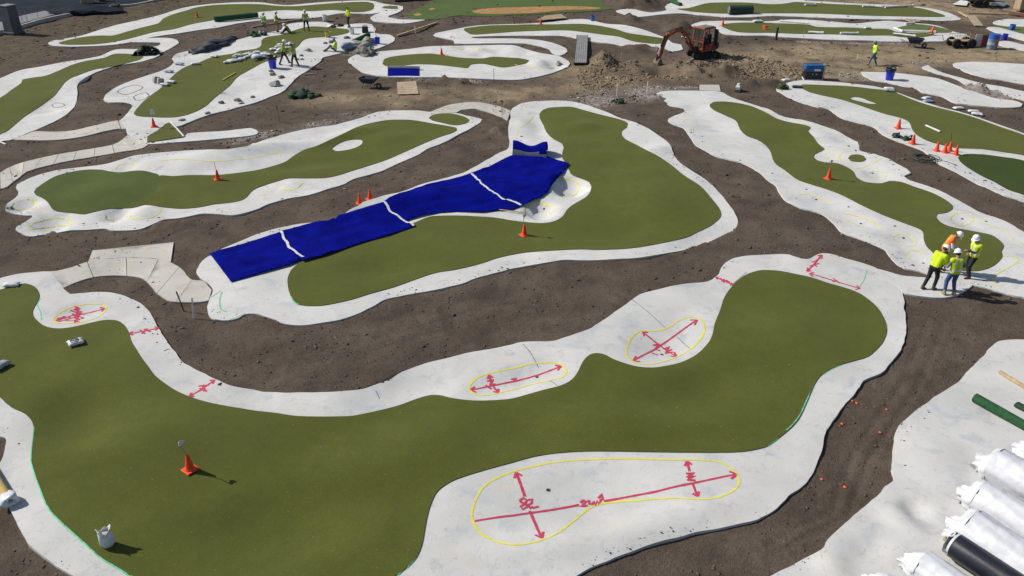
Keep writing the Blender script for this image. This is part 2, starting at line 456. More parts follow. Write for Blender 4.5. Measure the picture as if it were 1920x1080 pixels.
GB = '''1011,215 1015,209 1027,203 1052,201 1072,201 1095,207 1120,214 1145,220 1167,226 1177,232 1175,239 1166,246 1165,252 1172,261 1189,270 1210,281 1235,294 1260,311 1282,329 1307,345 1320,356 1335,374 1347,389 1352,402 1347,412 1330,425 1307,436 1285,446 1247,455 1210,462 1172,467 1122,469 1090,468 1060,469 1022,471 985,474 960,478 930,485 900,495 855,506 817,512 780,524 750,535 732,541 692,552 660,562 625,570 600,574 575,574 557,571 550,565 545,555 541,544 539,530 540,520 546,507 557,497 567,491 620,470 700,445 772,420 787,414 805,407 830,405 867,405 905,407 930,409 960,414 985,417 1017,419 1040,415 1055,406 1062,395 1072,386 1087,377 1100,369 1107,359 1109,350 1105,342 1092,336 1080,332 1070,326 1066,317 1060,305 1054,296 1054,287 1057,277 1054,270 1035,259 1024,247 1019,235 1012,222'''
T['C'] = '''32,346 29,352 35,362 27,372 15,382 10,392 20,399 45,404 60,404 61,407 47,417 32,425 30,430 37,436 57,443 82,440 107,436 132,432 160,431 195,429 212,432 240,432 265,429 287,420 307,412 337,409 370,402 390,400 415,402 432,404 455,400 480,393 505,382 542,372 580,365 610,356 642,346 660,337 687,329 717,320 750,305 780,292 800,280 830,268 855,255 880,242 900,230 904,224 890,220 872,216 855,212 830,211 807,210 780,207 742,207 717,209 700,212 680,220 655,227 630,234 592,239 555,246 517,256 480,268 457,275 425,280 375,281 325,284 275,289 250,292 225,300 200,307 175,311 140,315 107,319 82,325 60,332 45,339'''
GC = '''300,330 325,331 355,329 400,329 437,326 480,320 512,312 535,304 552,292 572,281 592,275 612,266 642,252 667,240 692,232 725,226 750,225 775,226 805,231 835,236 855,240 857,244 847,250 825,257 793,270 755,287 725,300 692,311 660,321 635,329 610,334 580,335 542,335 525,339 505,345 480,354 470,361 465,367 455,375 435,380 400,384 375,389 342,392 312,390 287,386 270,385 255,389 235,391 250,380 275,370 295,355 300,342'''
GC2 = '''64,361 67,355 85,342 105,331 130,324 160,319 190,319 205,322 225,324 250,321 270,321 287,325 298,329 300,342 295,355 275,370 250,380 235,391 205,392 180,397 157,402 135,400 107,397 97,391 90,380 80,372 67,366'''
IC = '622,280 630,284 650,282 668,277 679,270 680,264 668,262 650,264 635,270'
GC3 = '804,222 812,216 830,213 850,214 872,220 880,225 877,230 865,234 850,235 830,231 810,226'
T['D'] = '''225,226 232,220 247,202 249,197 242,194 225,192 205,192 194,187 197,179 212,167 237,155 275,142 305,132 322,122 327,116 322,110 330,102 350,96 380,91 412,86 437,77 475,67 505,61 527,56 530,50 542,45 565,42 605,41 620,45 635,48 660,45 687,44 700,48 705,55 702,61 712,64 730,65 740,71 740,76 730,82 710,90 690,94 668,90 650,97 625,103 605,108 600,115 580,130 557,145 542,160 530,172 505,182 480,192 450,200 425,207 395,214 375,221 350,231 332,237 318,231 308,236 297,246 278,258 276,268 262,266 240,252 236,240'''
GD = '''251,214 265,195 282,180 300,167 317,150 332,136 350,125 375,117 400,107 437,101 450,96 480,92 490,85 490,77 500,70 530,65 562,54 587,50 617,52 640,54 655,56 656,60 642,65 615,69 580,72 567,77 560,86 542,100 517,110 495,117 478,126 462,135 445,145 430,162 405,182 385,200 362,212 337,219 312,221 287,220 265,219'''
T['F'] = '''-60,172 0,147 37,132 75,125 120,116 162,110 190,104 207,96 225,92 257,92 278,91 302,98 300,103 287,109 262,116 225,122 195,130 170,140 150,152 144,162 145,175 142,195 130,210 107,225 75,240 50,250 20,262 0,266 -50,290 -110,270'''
GF = '''-75,225 0,184 20,170 40,156 42,150 62,146 87,142 112,132 135,122 160,115 195,109 212,102 232,101 257,103 269,107 262,112 237,119 212,125 180,130 150,140 125,152 110,170 100,182 75,200 45,220 15,245 0,252 -50,275'''
T['G'] = '''90,81 100,76 125,72 155,66 187,56 217,47 250,40 285,32 310,25 335,17 365,11 412,6 480,4 525,9 550,9 592,5 642,2 692,1 720,7 742,10 755,12 756,17 745,24 727,31 745,36 767,37 797,37 780,41 755,44 722,42 700,39 694,33 702,28 714,23 697,26 680,26 640,25 605,31 580,34 540,35 510,36 480,39 445,44 412,51 375,56 337,62 300,67 272,72 245,79 200,85 150,87 115,87 95,85'''
GG = '''110,81 130,75 162,69 190,67 212,67 237,60 270,51 297,44 305,36 325,27 350,20 370,14 412,9 480,8 517,11 550,12 592,9 642,5 690,4 702,10 700,17 685,22 660,23 640,20 620,19 580,21 535,19 480,23 437,29 405,37 362,45 325,55 287,61 237,74 200,81 162,84 125,84'''
GG2 = '716,15 720,12 745,12 746,16 735,17'
T['H'] = '''812,66 817,62 842,57 872,51 905,47 960,45 990,44 1035,41 1060,37 1100,36 1135,44 1172,47 1205,55 1230,64 1250,72 1260,80 1278,84 1281,92 1262,96 1247,90 1235,89 1210,87 1172,87 1147,82 1105,77 1060,68 1010,67 960,67 905,68 884,70 900,72 960,72 1010,75 1042,82 1062,91 1064,96 1050,104 1034,98 1030,92 997,83 955,81 870,82 852,80 850,75 830,71'''
GH = '''869,55 880,52 917,48 960,47 992,46 1035,46 1085,45 1120,48 1155,55 1177,62 1210,67 1245,73 1237,82 1210,81 1185,77 1160,69 1130,65 1100,61 1060,57 1010,58 960,60 892,65 878,62'''
T['I'] = '''652,112 668,103 690,103 702,98 730,95 767,92 805,87 855,86 905,85 960,85 985,92 1010,99 1030,102 1047,105 1060,111 1069,119 1065,125 1035,137 997,146 960,150 880,147 830,145 780,145 730,144 692,139 675,132 660,121'''
GI = '''717,120 720,112 735,107 767,103 805,101 830,104 867,109 905,110 925,107 960,109 975,110 992,114 987,119 960,125 942,127 925,124 905,120 882,122 877,128 855,126 817,122 780,121 750,124 727,125'''
T['J'] = '''1231,176 1237,172 1260,170 1310,170 1350,172 1370,182 1397,191 1422,199 1440,204 1465,217 1485,222 1510,226 1540,235 1570,246 1590,257 1611,269 1612,282 1640,289 1665,297 1682,307 1700,317 1707,324 1695,330 1702,336 1727,345 1760,356 1790,372 1815,385 1835,397 1865,407 1890,417 1920,435 1990,478 2060,530 2040,590 1990,580 1930,560 1900,554 1860,543 1824,535 1800,528 1760,521 1735,512 1715,507 1690,500 1672,485 1662,470 1640,459 1610,447 1580,435 1560,415 1540,401 1502,390 1475,376 1462,362 1455,347 1440,337 1422,321 1397,307 1372,300 1342,292 1322,282 1303,270 1292,255 1282,240 1260,232 1252,225 1260,219 1285,207 1255,197 1247,189 1236,182'''
GJ = '''1330,197 1337,192 1360,191 1385,194 1410,200 1437,212 1455,222 1477,229 1510,235 1520,240 1515,246 1525,257 1533,269 1546,280 1540,284 1527,290 1525,295 1532,301 1547,305 1565,306 1582,311 1600,322 1605,332 1620,341 1640,344 1655,344 1667,340 1690,342 1715,351 1747,362 1772,375 1786,386 1786,392 1775,399 1757,402 1755,407 1762,416 1777,424 1802,430 1835,436 1860,442 1875,452 1882,462 1877,472 1879,482 1865,497 1845,506 1822,509 1795,506 1768,492 1747,472 1737,462 1732,450 1730,435 1717,427 1690,417 1652,402 1615,385 1580,367 1552,356 1520,346 1495,337 1472,320 1452,305 1443,282 1425,265 1400,255 1387,242 1380,227 1360,217 1337,206'''
GJ2 = '1590,297 1594,292 1607,290 1619,293 1624,299 1619,303 1607,304 1595,302'
T['L'] = '''1455,166 1472,157 1497,151 1545,152 1590,156 1640,162 1672,170 1702,181 1732,191 1765,201 1797,209 1840,222 1880,236 1920,250 1990,277 2040,330 2030,420 1980,402 1920,377 1885,366 1852,352 1820,337 1790,321 1762,307 1742,292 1727,280 1696,269 1677,262 1652,250 1637,237 1610,230 1577,220 1552,204 1527,199 1490,187 1465,175'''
GL = '''1499,162 1505,159 1540,160 1590,162 1635,167 1672,172 1715,189 1752,201 1790,210 1827,221 1877,239 1920,254 1980,280 1990,315 1950,302 1920,292 1890,287 1840,280 1795,278 1765,272 1740,265 1717,252 1709,240 1705,230 1690,222 1652,212 1615,199 1577,187 1540,179 1515,172'''
IL = '1594,184 1602,182 1615,184 1630,190 1644,195 1630,195 1612,191 1597,187'
GL2 = '1796,296 1807,290 1840,290 1880,295 1920,302 1985,325 2010,365 1980,390 1920,366 1890,356 1865,342 1840,330 1815,315 1800,303'
T['M'] = '''1614,136 1627,135 1680,137 1740,144 1765,149 1790,159 1827,172 1865,184 1902,189 1917,195 1915,200 1885,202 1852,200 1815,196 1790,192 1775,185 1765,180 1745,176 1727,172 1720,166 1690,160 1665,155 1635,149'''
T['N'] = '''1729,126 1740,122 1745,126 1765,135 1802,146 1840,156 1877,162 1920,171 1985,183 1985,205 1920,187 1910,185 1877,175 1840,167 1815,160 1790,147 1760,139 1740,132'''
T['O'] = '1786,120 1800,117 1840,116 1920,120 2000,123 2000,172 1920,158 1890,152 1850,146 1815,136 1795,127'
T['P'] = '''1155,20 1185,16 1200,20 1220,23 1242,21 1251,19 1247,12 1257,6 1275,0 1320,-6 1400,-8 1470,-4 1515,1 1565,4 1615,7 1690,10 1740,15 1772,22 1787,27 1802,35 1800,37 1765,39 1715,37 1640,36 1565,34 1490,31 1440,30 1410,32 1360,32 1322,29 1277,25 1240,27 1190,32 1170,26'''
GP = '''1270,17 1292,15 1322,7 1347,5 1400,5 1440,8 1470,7 1490,4 1515,5 1590,9 1690,12 1727,16 1757,24 1772,30 1757,32 1690,31 1615,29 1540,26 1440,25 1385,26 1335,25 1297,22'''
T['Q'] = '''1296,47 1310,42 1322,40 1385,39 1440,40 1477,37 1510,37 1565,41 1602,44 1635,41 1665,39 1690,41 1725,44 1752,47 1775,54 1790,60 1812,65 1818,70 1777,77 1715,78 1665,78 1627,76 1565,75 1490,71 1440,67 1397,67 1365,65 1350,60 1340,50 1312,52'''
GQ = '''1352,47 1385,43 1440,43 1455,44 1510,46 1535,51 1590,52 1627,54 1665,55 1680,60 1705,62 1740,63 1752,66 1720,71 1690,70 1665,67 1615,67 1565,65 1502,64 1440,62 1410,62 1380,60 1362,54'''
GQ2 = '1678,54 1702,48 1722,46 1747,49 1775,55 1786,60 1765,62 1715,60 1692,58'
T['R1'] = '1862,43 1882,36 1920,36 1990,38 1990,56 1920,50 1890,49'
T['R2'] = '1850,53 1870,51 1920,64 1990,80 1990,95 1920,76 1885,66'
T['R3'] = '1866,80 1890,77 1920,84 1990,97 1990,112 1920,94 1890,89'
T['U'] = '''1960,634 1920,636 1895,637 1870,641 1855,652 1842,667 1830,682 1812,699 1797,716 1772,732 1752,744 1737,757 1720,767 1707,780 1690,795 1680,809 1674,830 1672,855 1671,880 1675,899 1660,912 1647,927 1620,950 1595,972 1575,990 1550,1012 1537,1030 1507,1045 1480,1062 1445,1080 1400,1108 1420,1190 1800,1230 2250,1150 2250,640'''
T['K'] = '1647,505 1690,516 1727,520 1760,521 1800,528 1824,535 1800,550 1772,558 1740,557 1715,554 1694,549 1687,540 1675,532 1655,525 1642,517 1642,511'
T['E2'] = '317,231 320,229 345,257 352,250 425,245 471,240 480,252 400,261 337,266 276,270 276,262'
T['E3'] = '25,261 50,252 67,246 95,247 135,245 175,236 225,226 236,241 222,241 192,247 160,255 120,261 75,263'
T['FG'] = '245,78 272,72 312,71 332,75 336,80 327,86 317,92 302,98 280,91 296,86 302,82 300,80 250,79'
# slabs with joints: upper edge and lower edge of each strip, and where the joints fall
STRIP = {
    'path_e': ('0,324 15,315 37,306 75,296 120,287 170,279 215,270 236,256 242,251', '0,354 9,352 45,326 50,322 75,314 125,302 175,294 225,285 262,279 278,271', 9),
    'path_s': ('92,509 107,508 130,502 163,491 207,485 250,483 290,486 320,492 340,504 352,518 362,526 381,527 397,544', '120,540 132,534 145,529 170,521 195,518 225,517 255,519 270,524 282,535 291,546 305,557 325,566 375,566 393,562', 6),
    'path_t': ('807,210 825,202 850,195 890,191 917,195 942,201 957,208', '855,211 865,206 872,205 890,204 915,210 942,220 952,226', 6),
}
SLABS = {'path_s2': '173,470 326,454 320,491 290,485 250,482 207,484 165,490', 'path_j': '1311,159 1349,159 1351,171 1311,169'}

PADS = {}          # name -> smoothed outline in metres
PAD_OFF = {}
BVH_SRC = []       # (verts, tris) of every walkable hard surface, for laying things on it
def world_loop(s, zf=slab_z, closed=True, n=4):
    p = smooth(pts(s), closed, n)
    return survey(p[:, 0], p[:, 1], zf)[:, :2]

def sub_mesh(name, V2, tris, zoff, mats, depth, parent=None, spacing=None):
    """top surface from a set of triangles with a skirt along its border"""
    used = np.unique(tris); remap = -np.ones(len(V2), int); remap[used] = np.arange(len(used))
    v = V2[used]; t = remap[tris]
    z = slab_z(v[:, 0], v[:, 1]) + zoff
    top = np.column_stack([v, z])
    e = np.concatenate([t[:, [0, 1]], t[:, [1, 2]], t[:, [2, 0]]])
    key = np.sort(e, 1); kk = key[:, 0].astype(np.int64) * 10000000 + key[:, 1]
    u, idx, cnt = np.unique(kk, return_index=True, return_counts=True)
    be = e[idx[cnt == 1]]
    n = len(top)
    b0 = top[be[:, 0]]; b1 = top[be[:, 1]]
    dn = np.array([0, 0, depth])
    bev = 0.012
    extra = np.concatenate([b0, b1, b1 - dn, b0 - dn]); m = len(be)
    q = np.arange(m)
    f1 = np.column_stack([n + q, n + 3 * m + q, n + 2 * m + q]); f2 = np.column_stack([n + q, n + 2 * m + q, n + m + q])
    V = np.concatenate([top, extra]); Fc = np.concatenate([t, f1, f2])
    me = np_mesh(name, V, Fc)
    sm = np.zeros(len(me.polygons), bool); sm[:len(t)] = True
    me.polygons.foreach_set('use_smooth', sm)
    o = link_mesh(name, me, mats, parent)
    BVH_SRC.append((top, t))
    return o

def make_pad(name, loops, k, obj_name='pavement', concrete='concrete', parent=None, outline=None, sharp=False):
    """one poured slab with the turf (or bare islands) set into it"""
    if outline is None:
        outline = world_loop(T[name]) if not sharp else world_loop(T[name], n=1)
    j1 = vnoise(outline[:, 0] * 2.2, outline[:, 1] * 2.2, 51) + .6 * vnoise(outline[:, 0] * 5.5, outline[:, 1] * 5.5, 53)
    j2 = vnoise(outline[:, 0] * 2.2 + 31, outline[:, 1] * 2.2, 52)
    outline = outline + 0.055 * np.column_stack([j1, j2])
    PADS[name] = outline
    off = 0.003 * (k % 5); PAD_OFF[name] = off
    LW = [world_loop(s) for (s, *_r) in loops]
    d = np.linalg.norm(outline.mean(0)); sp = min(0.55, max(0.2, d * 0.0105))
    x0, y0 = outline.min(0); x1, y1 = outline.max(0)
    gx, gy = np.meshgrid(np.arange(x0, x1, sp), np.arange(y0, y1, sp * 0.87))
    gx = gx + (np.arange(gx.shape[0]) % 2)[:, None] * sp * 0.5
    gx = gx.ravel(); gy = gy.ravel()
    gx = gx + RNG.uniform(-.1, .1, gx.shape) * sp
    ins = inside(gx, gy, outline)
    P = np.column_stack([gx[ins], gy[ins]])
    # keep grid points clear of the outlines
    for lp in [outline] + LW:
        seg = lp; keep = np.ones(len(P), bool)
        for i in range(0, len(P), 2000):
            dd = ((P[i:i + 2000, None, :] - seg[None, :, :]) ** 2).sum(-1).min(1)
            keep[i:i + 2000] = dd > (sp * 0.35) ** 2
        P = P[keep]
    verts = [Vector((float(a), float(b))) for a, b in outline]; edges = [(i, (i + 1) % len(outline)) for i in range(len(outline))]
    for lp in LW:
        n0 = len(verts); verts += [Vector((float(a), float(b))) for a, b in lp]
        edges += [(n0 + i, n0 + (i + 1) % len(lp)) for i in range(len(lp))]
    verts += [Vector((float(a), float(b))) for a, b in P]
    ov, oe, of, *_ = delaunay_2d_cdt(verts, edges, [], 0, 1e-5)
    V2 = np.array([(v.x, v.y) for v in ov]); F = np.array([f for f in of if len(f) == 3])
    cen = V2[F].mean(1)
    a = V2[F]; area = np.cross(a[:, 1] - a[:, 0], a[:, 2] - a[:, 0])
    F[area < 0] = F[area < 0][:, ::-1]
    F = F[np.abs(area) > 1e-9]; cen = V2[F].mean(1)
    cls = np.where(inside(cen[:, 0], cen[:, 1], outline), 0, -1)
    for i, lp in enumerate(LW):
        m = inside(cen[:, 0], cen[:, 1], lp)
        cls[m & (cls >= 0)] = (i + 1) if loops[i][1] else 0
    pad = sub_mesh(obj_name, V2, F[cls == 0], off, concrete, 0.75, parent)
    if parent is None: tag(pad, kind='structure')
    for i, L in enumerate(loops):
        if L[1] and (cls == i + 1).any():
            g = sub_mesh('putting_green', V2, F[cls == i + 1], off + 0.022, L[1], 0.03)
            tag(g, L[2], 'putting green', 'artificial turf greens')
    return pad

PADOBJ = {}
def P_(name, k, *loops, **kw): PADOBJ[name] = make_pad(name, list(loops), k, **kw)
P_('A', 0, concrete='concrete_grey', *[(GA, 'turf', 'largest olive turf green, in the foreground, with two bags and a cone on it')])
P_('B', 1, (GB, 'turf', 'boot-shaped olive turf green partly covered by the blue tarp'))
P_('C', 2, (GC, 'turf', 'long olive turf green around a white oval island, beside the darker oval'), (GC2, 'turf_dark', 'darker green oval of turf joined to the long green left of the tarp'),
   (IC, None), (GC3, 'turf', 'small leaf-shaped turf patch near the slab path behind the tarp'))
P_('D', 3, (GD, 'turf', 'olive turf green with a heap of white bags on its far side'))
P_('F', 1, (GF, 'turf', 'olive turf green at the left edge narrowing towards the debris heap'))
P_('G', 2, (GG, 'turf', 'long thin turf green at the far left beside the road'), (GG2, 'turf', 'tiny rectangular turf patch at the end of the far left slab'))
P_('H', 0, (GH, 'turf', 'narrow curving turf green left of the excavator boom'))
P_('I', 4, (GI, 'turf', 'wavy turf green behind the folded blue mat'))
P_('J', 1, (GJ, 'turf', 'long winding olive turf green behind the group of four workers'), (GJ2, 'turf', 'small round turf dot set in concrete on the right'))
P_('L', 2, (GL, 'turf', 'olive turf green with white islet, right of the blue generator'), (IL, None), (GL2, 'turf_deep', 'deep dark green turf at the right edge below the row of cones'))
P_('M', 3); P_('N', 1); P_('O', 2); P_('R1', 0); P_('R2', 1); P_('R3', 2); P_('U', 0, concrete='concrete_grey'); P_('K', 3); P_('E2', 0); P_('E3', 2, concrete='path_concrete'); P_('FG', 3)
P_('P', 0, (GP, 'turf', 'long turf green along the far right with a dark turf roll lying on its edge'))
P_('Q', 4, (GQ, 'turf', 'long turf green right of the excavator cab'), (GQ2, 'turf_far', 'lens-shaped darker turf green behind the leaning orange cone at far right'))

def strip_path(key, mats='path_concrete', k=0):
    up, lo, nseg = STRIP[key]
    a = smooth(pts(up), False, 6); b = smooth(pts(lo), False, 6)
    a = survey(a[:, 0], a[:, 1], slab_z)[:, :2]; b = survey(b[:, 0], b[:, 1], slab_z)[:, :2]
    def resample(p, n):
        s = np.r_[0, np.cumsum(np.linalg.norm(np.diff(p, axis=0), axis=1))]; t = np.linspace(0, s[-1], n)
        return np.column_stack([np.interp(t, s, p[:, 0]), np.interp(t, s, p[:, 1])])
    per = 7; n = nseg * per + 1
    a = resample(a, n); b = resample(b, n)
    root = empty('path', (0, 0, 0), kind='structure')
    for s in range(nseg):
        i0, i1 = s * per, s * per + per
        aa = a[i0:i1 + 1].copy(); bb = b[i0:i1 + 1].copy()
        g = 0.012
        for arr in (aa, bb):
            d0 = arr[1] - arr[0]; d1 = arr[-2] - arr[-1]
            arr[0] += d0 / np.linalg.norm(d0) * g; arr[-1] += d1 / np.linalg.norm(d1) * g
        out = np.concatenate([aa, bb[::-1]])
        T_key = key + str(s)
        make_pad(T_key, [], k + s % 2, obj_name='paving_slab', concrete=mats, parent=root, outline=out)
    return root
PADOBJ['path_e'] = strip_path('path_e', k=0); PADOBJ['path_s'] = strip_path('path_s', k=2); PADOBJ['path_t'] = strip_path('path_t', k=0)
for k_, s_ in SLABS.items():
    root_ = PADOBJ['path_s'] if k_ == 'path_s2' else empty('path', kind='structure')
    make_pad(k_, [], 1, obj_name='paving_slab', concrete='path_concrete', parent=root_, outline=world_loop(s_, n=1))

from mathutils.bvhtree import BVHTree
_v = []; _f = []
for (V_, F_) in BVH_SRC:
    n0_ = len(_v); _v += [tuple(map(float, p)) for p in V_]; _f += [tuple(int(i) + n0_ for i in t) for t in F_]
TREE = BVHTree.FromPolygons(_v, _f)
def hard_z(x, y):
    h = TREE.ray_cast(Vector((x, y, 5)), Vector((0, 0, -1)))
    return h[0].z if h[0] else None

# ------------------------------------------------------------------ the ground: one sheet from underfoot to the horizon
def near_line(x, y, s, w, zf=soil_flat):
    """soft mask around a traced polyline, w metres wide"""
    p = survey(*pts(s).T, zf)[:, :2]
    d = np.full(x.shape, 1e9)
    for i in range(len(p) - 1):
        a, b = p[i], p[i + 1]; ab = b - a
        t = np.clip(((x - a[0]) * ab[0] + (y - a[1]) * ab[1]) / max(1e-9, ab @ ab), 0, 1)
        d = np.minimum(d, np.hypot(x - a[0] - t * ab[0], y - a[1] - t * ab[1]))
    return np.clip(1.25 - d / w, 0, 1)

def build_ground():
    cy = -5.0
    fine = np.linspace(R(-46), R(46), 520); coarse = np.linspace(R(46), R(314), 60)[1:-1]
    th = np.concatenate([fine, coarse])
    r = np.concatenate([[0.01, 4, 8, 12], np.exp(np.linspace(math.log(15), math.log(128), 600)), [136, 145, 160, 200, 320, 600, 1200]])
    TH, RR = np.meshgrid(th, r)
    x = RR * np.sin(TH); y = cy + RR * np.cos(TH)
    nr, nt_ = x.shape
    z = relief(x, y) * np.clip((165 - RR) / 35, 0, 1)
    tanm = np.zeros_like(x); grey = np.zeros_like(x); olive = np.zeros_like(x)
    for s, w, kk in [('1380,118 1450,110 1640,105 1920,102 2050,102', 4.5, 1), ('1050,140 1200,135 1400,125', 4, .5), ('620,185 760,185 960,178 1150,150', 2.2, .7), ('1420,140 1560,140 1700,125', 2.2, .9), ('1700,12 1800,20 2000,22', 6, .9),
                 ('1560,-6 1920,-4 2050,8', 7, .9)]:
        tanm = np.maximum(tanm, kk * near_line(x, y, s, w))
    for s, w in [('0,95 100,62 200,40 300,18 420,-4', 2.6), ('0,115 60,90', 2.5), ('300,3 700,-10', 4)]:
        olive = np.maximum(olive, near_line(x, y, s, w))
    for s, w in [('1100,192 1160,180 1228,174', 1.9), ('440,265 520,250 600,232 680,214', .8), ('1570,140 1610,148', .7), ('780,150 900,153', .7), ('1230,164 1300,166', .4),
                 ('1500,79 1700,82', .4), ('1700,120 1740,118', .5), ('1815,165 1895,182', 1.0), ('685,95 660,100', .9), ('1270,90 1230,95', .5), ('725,35 760,38', 1.3)]:
        grey = np.maximum(grey, near_line(x, y, s, w))
    nb = fbm(x * 0.7, y * 0.7, 5)
    tanm = np.clip(tanm * (1 + nb * 1.3), 0, 1); olive = np.clip(olive * (1 + nb), 0, 1); grey = np.clip(grey * (0.7 + 1.2 * nb), 0, 1)
    inn = np.zeros(x.shape, bool)
    for nm, pl in PADS.items():
        inn |= inside(x, y, pl)
    near = inn.copy()
    for _ in range(3):
        q = near.copy(); q[1:] |= near[:-1]; q[:-1] |= near[1:]; q[:, 1:] |= near[:, :-1]; q[:, :-1] |= near[:, 1:]; near = q
    amp = np.where(near, 0.6, 1.0)
    fade = np.clip((135 - RR) / 30, 0, 1)
    z = z + amp * fade * (0.055 * fbm(x * 1.1, y * 1.1, 1, 3) + 0.038 * fbm(x * 4.5, y * 4.5, 2, 4) * (0.7 + 1.1 * tanm))
    z = z + fade * np.where(inn, 0, 1) * np.clip(0.05 * fbm(x * .16, y * .16, 21, 2) + .015, 0, .05)
    z = z + amp * fade * 0.03 * np.abs(vnoise(x * 9 + y * 3, y * 12, 9))
    # heaps and the excavator's dig
    for (px, py, rx, ry, h, rough) in [(1245, 135, 1.7, 1.1, -.55, .3), (1290, 128, 2.2, 1.2, .40, .8), (1195, 122, 2.2, 1.0, .28, .8), (1115, 130, 2.2, .9, .22, .7), (1350, 140, 2.6, 1.2, .42, .9),
                                       (1130, 118, 1.1, 1.4, .75, .3), (1275, 58, 1.6, 1.8, .7, .3), (1180, 38, 1.4, 1.5, .5, .4), (1350, 170, 0.1, .1, .2, .4), (1400, 163, 1.6, 1.0, .40, .5),
                                       (840, 158, 1.0, .6, .35, .7), (870, 162, .9, .5, .32, .7), (925, 245, 1.2, 1.2, .16, .9), (1200, 92, 2.0, .8, .25, .6), (1350, 75, 1.6, .9, .3, .6), (1185, 8, 3.0, 4, 1.2, .4),
                                       (1440, 158, 1.2, .8, .3, .5), (1860, 172, 1.3, 1.0, .3, .9), (1830, 168, 1.0, .8, .25, .9), (690, 80, 1.4, 1.4, .3, .8), (680, 98, 1.5, .7, .28, .9), (1240, 187, 1.0, .8, .18, .9),
                                       (320, 425, 1.2, .5, .15, .9), (540, 258, 1.8, .5, .18, .9), (1545, 88, 2.0, .8, .16, .6)]:
        c = survey(px, py, soil_flat)
        rr = np.hypot((x - c[0]) / rx, (y - c[1]) / (ry * 1.3))
        t = np.clip(1.15 - rr, 0, 1); t = t * t * (3 - 2 * t)
        z = z + np.where(inn, 0, 1) * h * t * (1 + rough * 2.2 * fbm(x * 2.2, y * 2.2, 11, 4))
    # wheel ruts and trodden lines
    for s, w, dp in [('1420,112 1640,104 1920,100', .16, .05), ('1420,120 1640,111 1920,107', .16, .05), ('640,178 800,182 960,172 1100,158', .16, .04), ('640,187 800,191 960,180 1100,166', .16, .04),
                     ('1740,600 1690,720 1600,850 1560,960 1440,1020', .12, .03), ('1770,610 1720,730 1630,860 1590,970 1470,1030', .12, .03), ('400,660 560,690 700,660 900,600 1100,560', .13, .025), ('380,640 560,668 700,640 900,580 1100,545', .13, .025),
                     ('1500,430 1560,470 1640,490', .12, .02), ('420,430 600,390 760,330 900,270', .14, .025), ('180,240 260,140 340,90', .16, .03)]:
        mk = near_line(x, y, s, w); z = z - np.where(inn, 0, 1) * dp * mk * (.55 + .45 * np.sign(np.sin((x + y) * 24))) + np.where(inn, 0, 1) * dp * .6 * np.clip(near_line(x, y, s, w * 2.2) - mk, 0, 1)
    # the slabs are let into the soil
    er = inn.copy()
    for _ in range(2):
        q = er.copy(); q[1:] &= er[:-1]; q[:-1] &= er[1:]; q[:, 1:] &= er[:, :-1]; q[:, :-1] &= er[:, 1:]; er = q
    z = np.where(er, z - 0.6, z)
    z = np.where(inn, np.minimum(z, slab_z(x, y) - .04), z)
    V = np.column_stack([x.ravel(), y.ravel(), z.ravel()])
    i = np.arange(nr - 1)[:, None]; j = np.arange(nt_)[None, :]
    a = i * nt_ + j; b = i * nt_ + (j + 1) % nt_
    F = np.stack([a, b, b + nt_, a + nt_], -1).reshape(-1, 4)[:, ::-1]
    me = np_mesh('ground', V, F)
    for nm, arr in (('tan', tanm), ('olive', olive), ('grey', grey)):
        at_ = me.attributes.new(nm, 'FLOAT', 'POINT'); at_.data.foreach_set('value', arr.ravel().astype(np.float32))
    o = link_mesh('ground', me, 'soil', smooth_sh=True)
    tag(o, kind='structure')
    return x, y, z, inn, near, tanm, grey, olive, th, r
GX, GY, GZ, GIN, GNEAR, GTAN, GGREY, GOLIVE, GTH, GR = build_ground()
_bv = np.column_stack([GX.ravel(), GY.ravel(), GZ.ravel()])

def ground_z(x, y):
    """height of the soil sheet"""
    rr = math.hypot(x, y + 5); th = math.atan2(x, y + 5)
    i = int(np.clip(np.searchsorted(GR, rr), 1, len(GR) - 1)); j = int(np.clip(np.searchsorted(GTH[:520], th), 1, 519))
    return float(GZ[i - 1:i + 1, j - 1:j + 1].mean())

def top_z(x, y):
    h = hard_z(x, y)
    return h if h is not None else ground_z(x, y)

def on(px, py):
    """a spot on whatever surface the photograph shows there"""
    p = at(px, py)
    h = hard_z(p.x, p.y)
    if h is None:
        p = soil_at(px, py)
        for _ in range(3):
            z = ground_z(p.x, p.y); p = at(px, py, lambda x, y, z=z: 0 * x + z)
        return Vector((p.x, p.y, ground_z(p.x, p.y)))
    return Vector((p.x, p.y, h))

# ------------------------------------------------------------------ road beyond the far left bank
mat('asphalt', (0.022, 0.027, 0.040), 0.95, var=0.25, scale=0.6, bump=0.3, bscale=30, spec=.05)
mat('kerb', (0.42, 0.40, 0.37), 0.9, var=0.2, scale=3)
mat('sidewalk', (0.20, 0.205, 0.22), 0.9, var=0.15, scale=1.5)
def flat_sheet(name, s, dz, m, kind='structure', parent=None):
    p = survey(*pts(s).T, soil_flat)
    zb = 0.0
    me = bpy.data.meshes.new(name)
    V = [(float(a), float(b), dz) for a, b, c in p]
    me.from_pydata(V, [], [tuple(range(len(V)))])
    bm = bmesh.new(); bm.from_mesh(me); bmesh.ops.recalc_face_normals(bm, faces=bm.faces)
    if bm.faces[0].normal.z < 0: bmesh.ops.reverse_faces(bm, faces=bm.faces)
    bm.to_mesh(me); bm.free()
    o = link_mesh(name, me, m, parent); tag(o, kind=kind); return o
flat_sheet('road', '-900,340 -60,84 0,64 60,46 100,36 150,26 200,17 260,7 310,-4 500,-40 500,-110 -900,-110', 0.22, 'asphalt')
flat_sheet('pavement', '-300,150 -60,80 0,61 60,43 105,31 85,24 40,32 0,44 -60,60 -300,120', 0.235, 'sidewalk')
kb = MB()
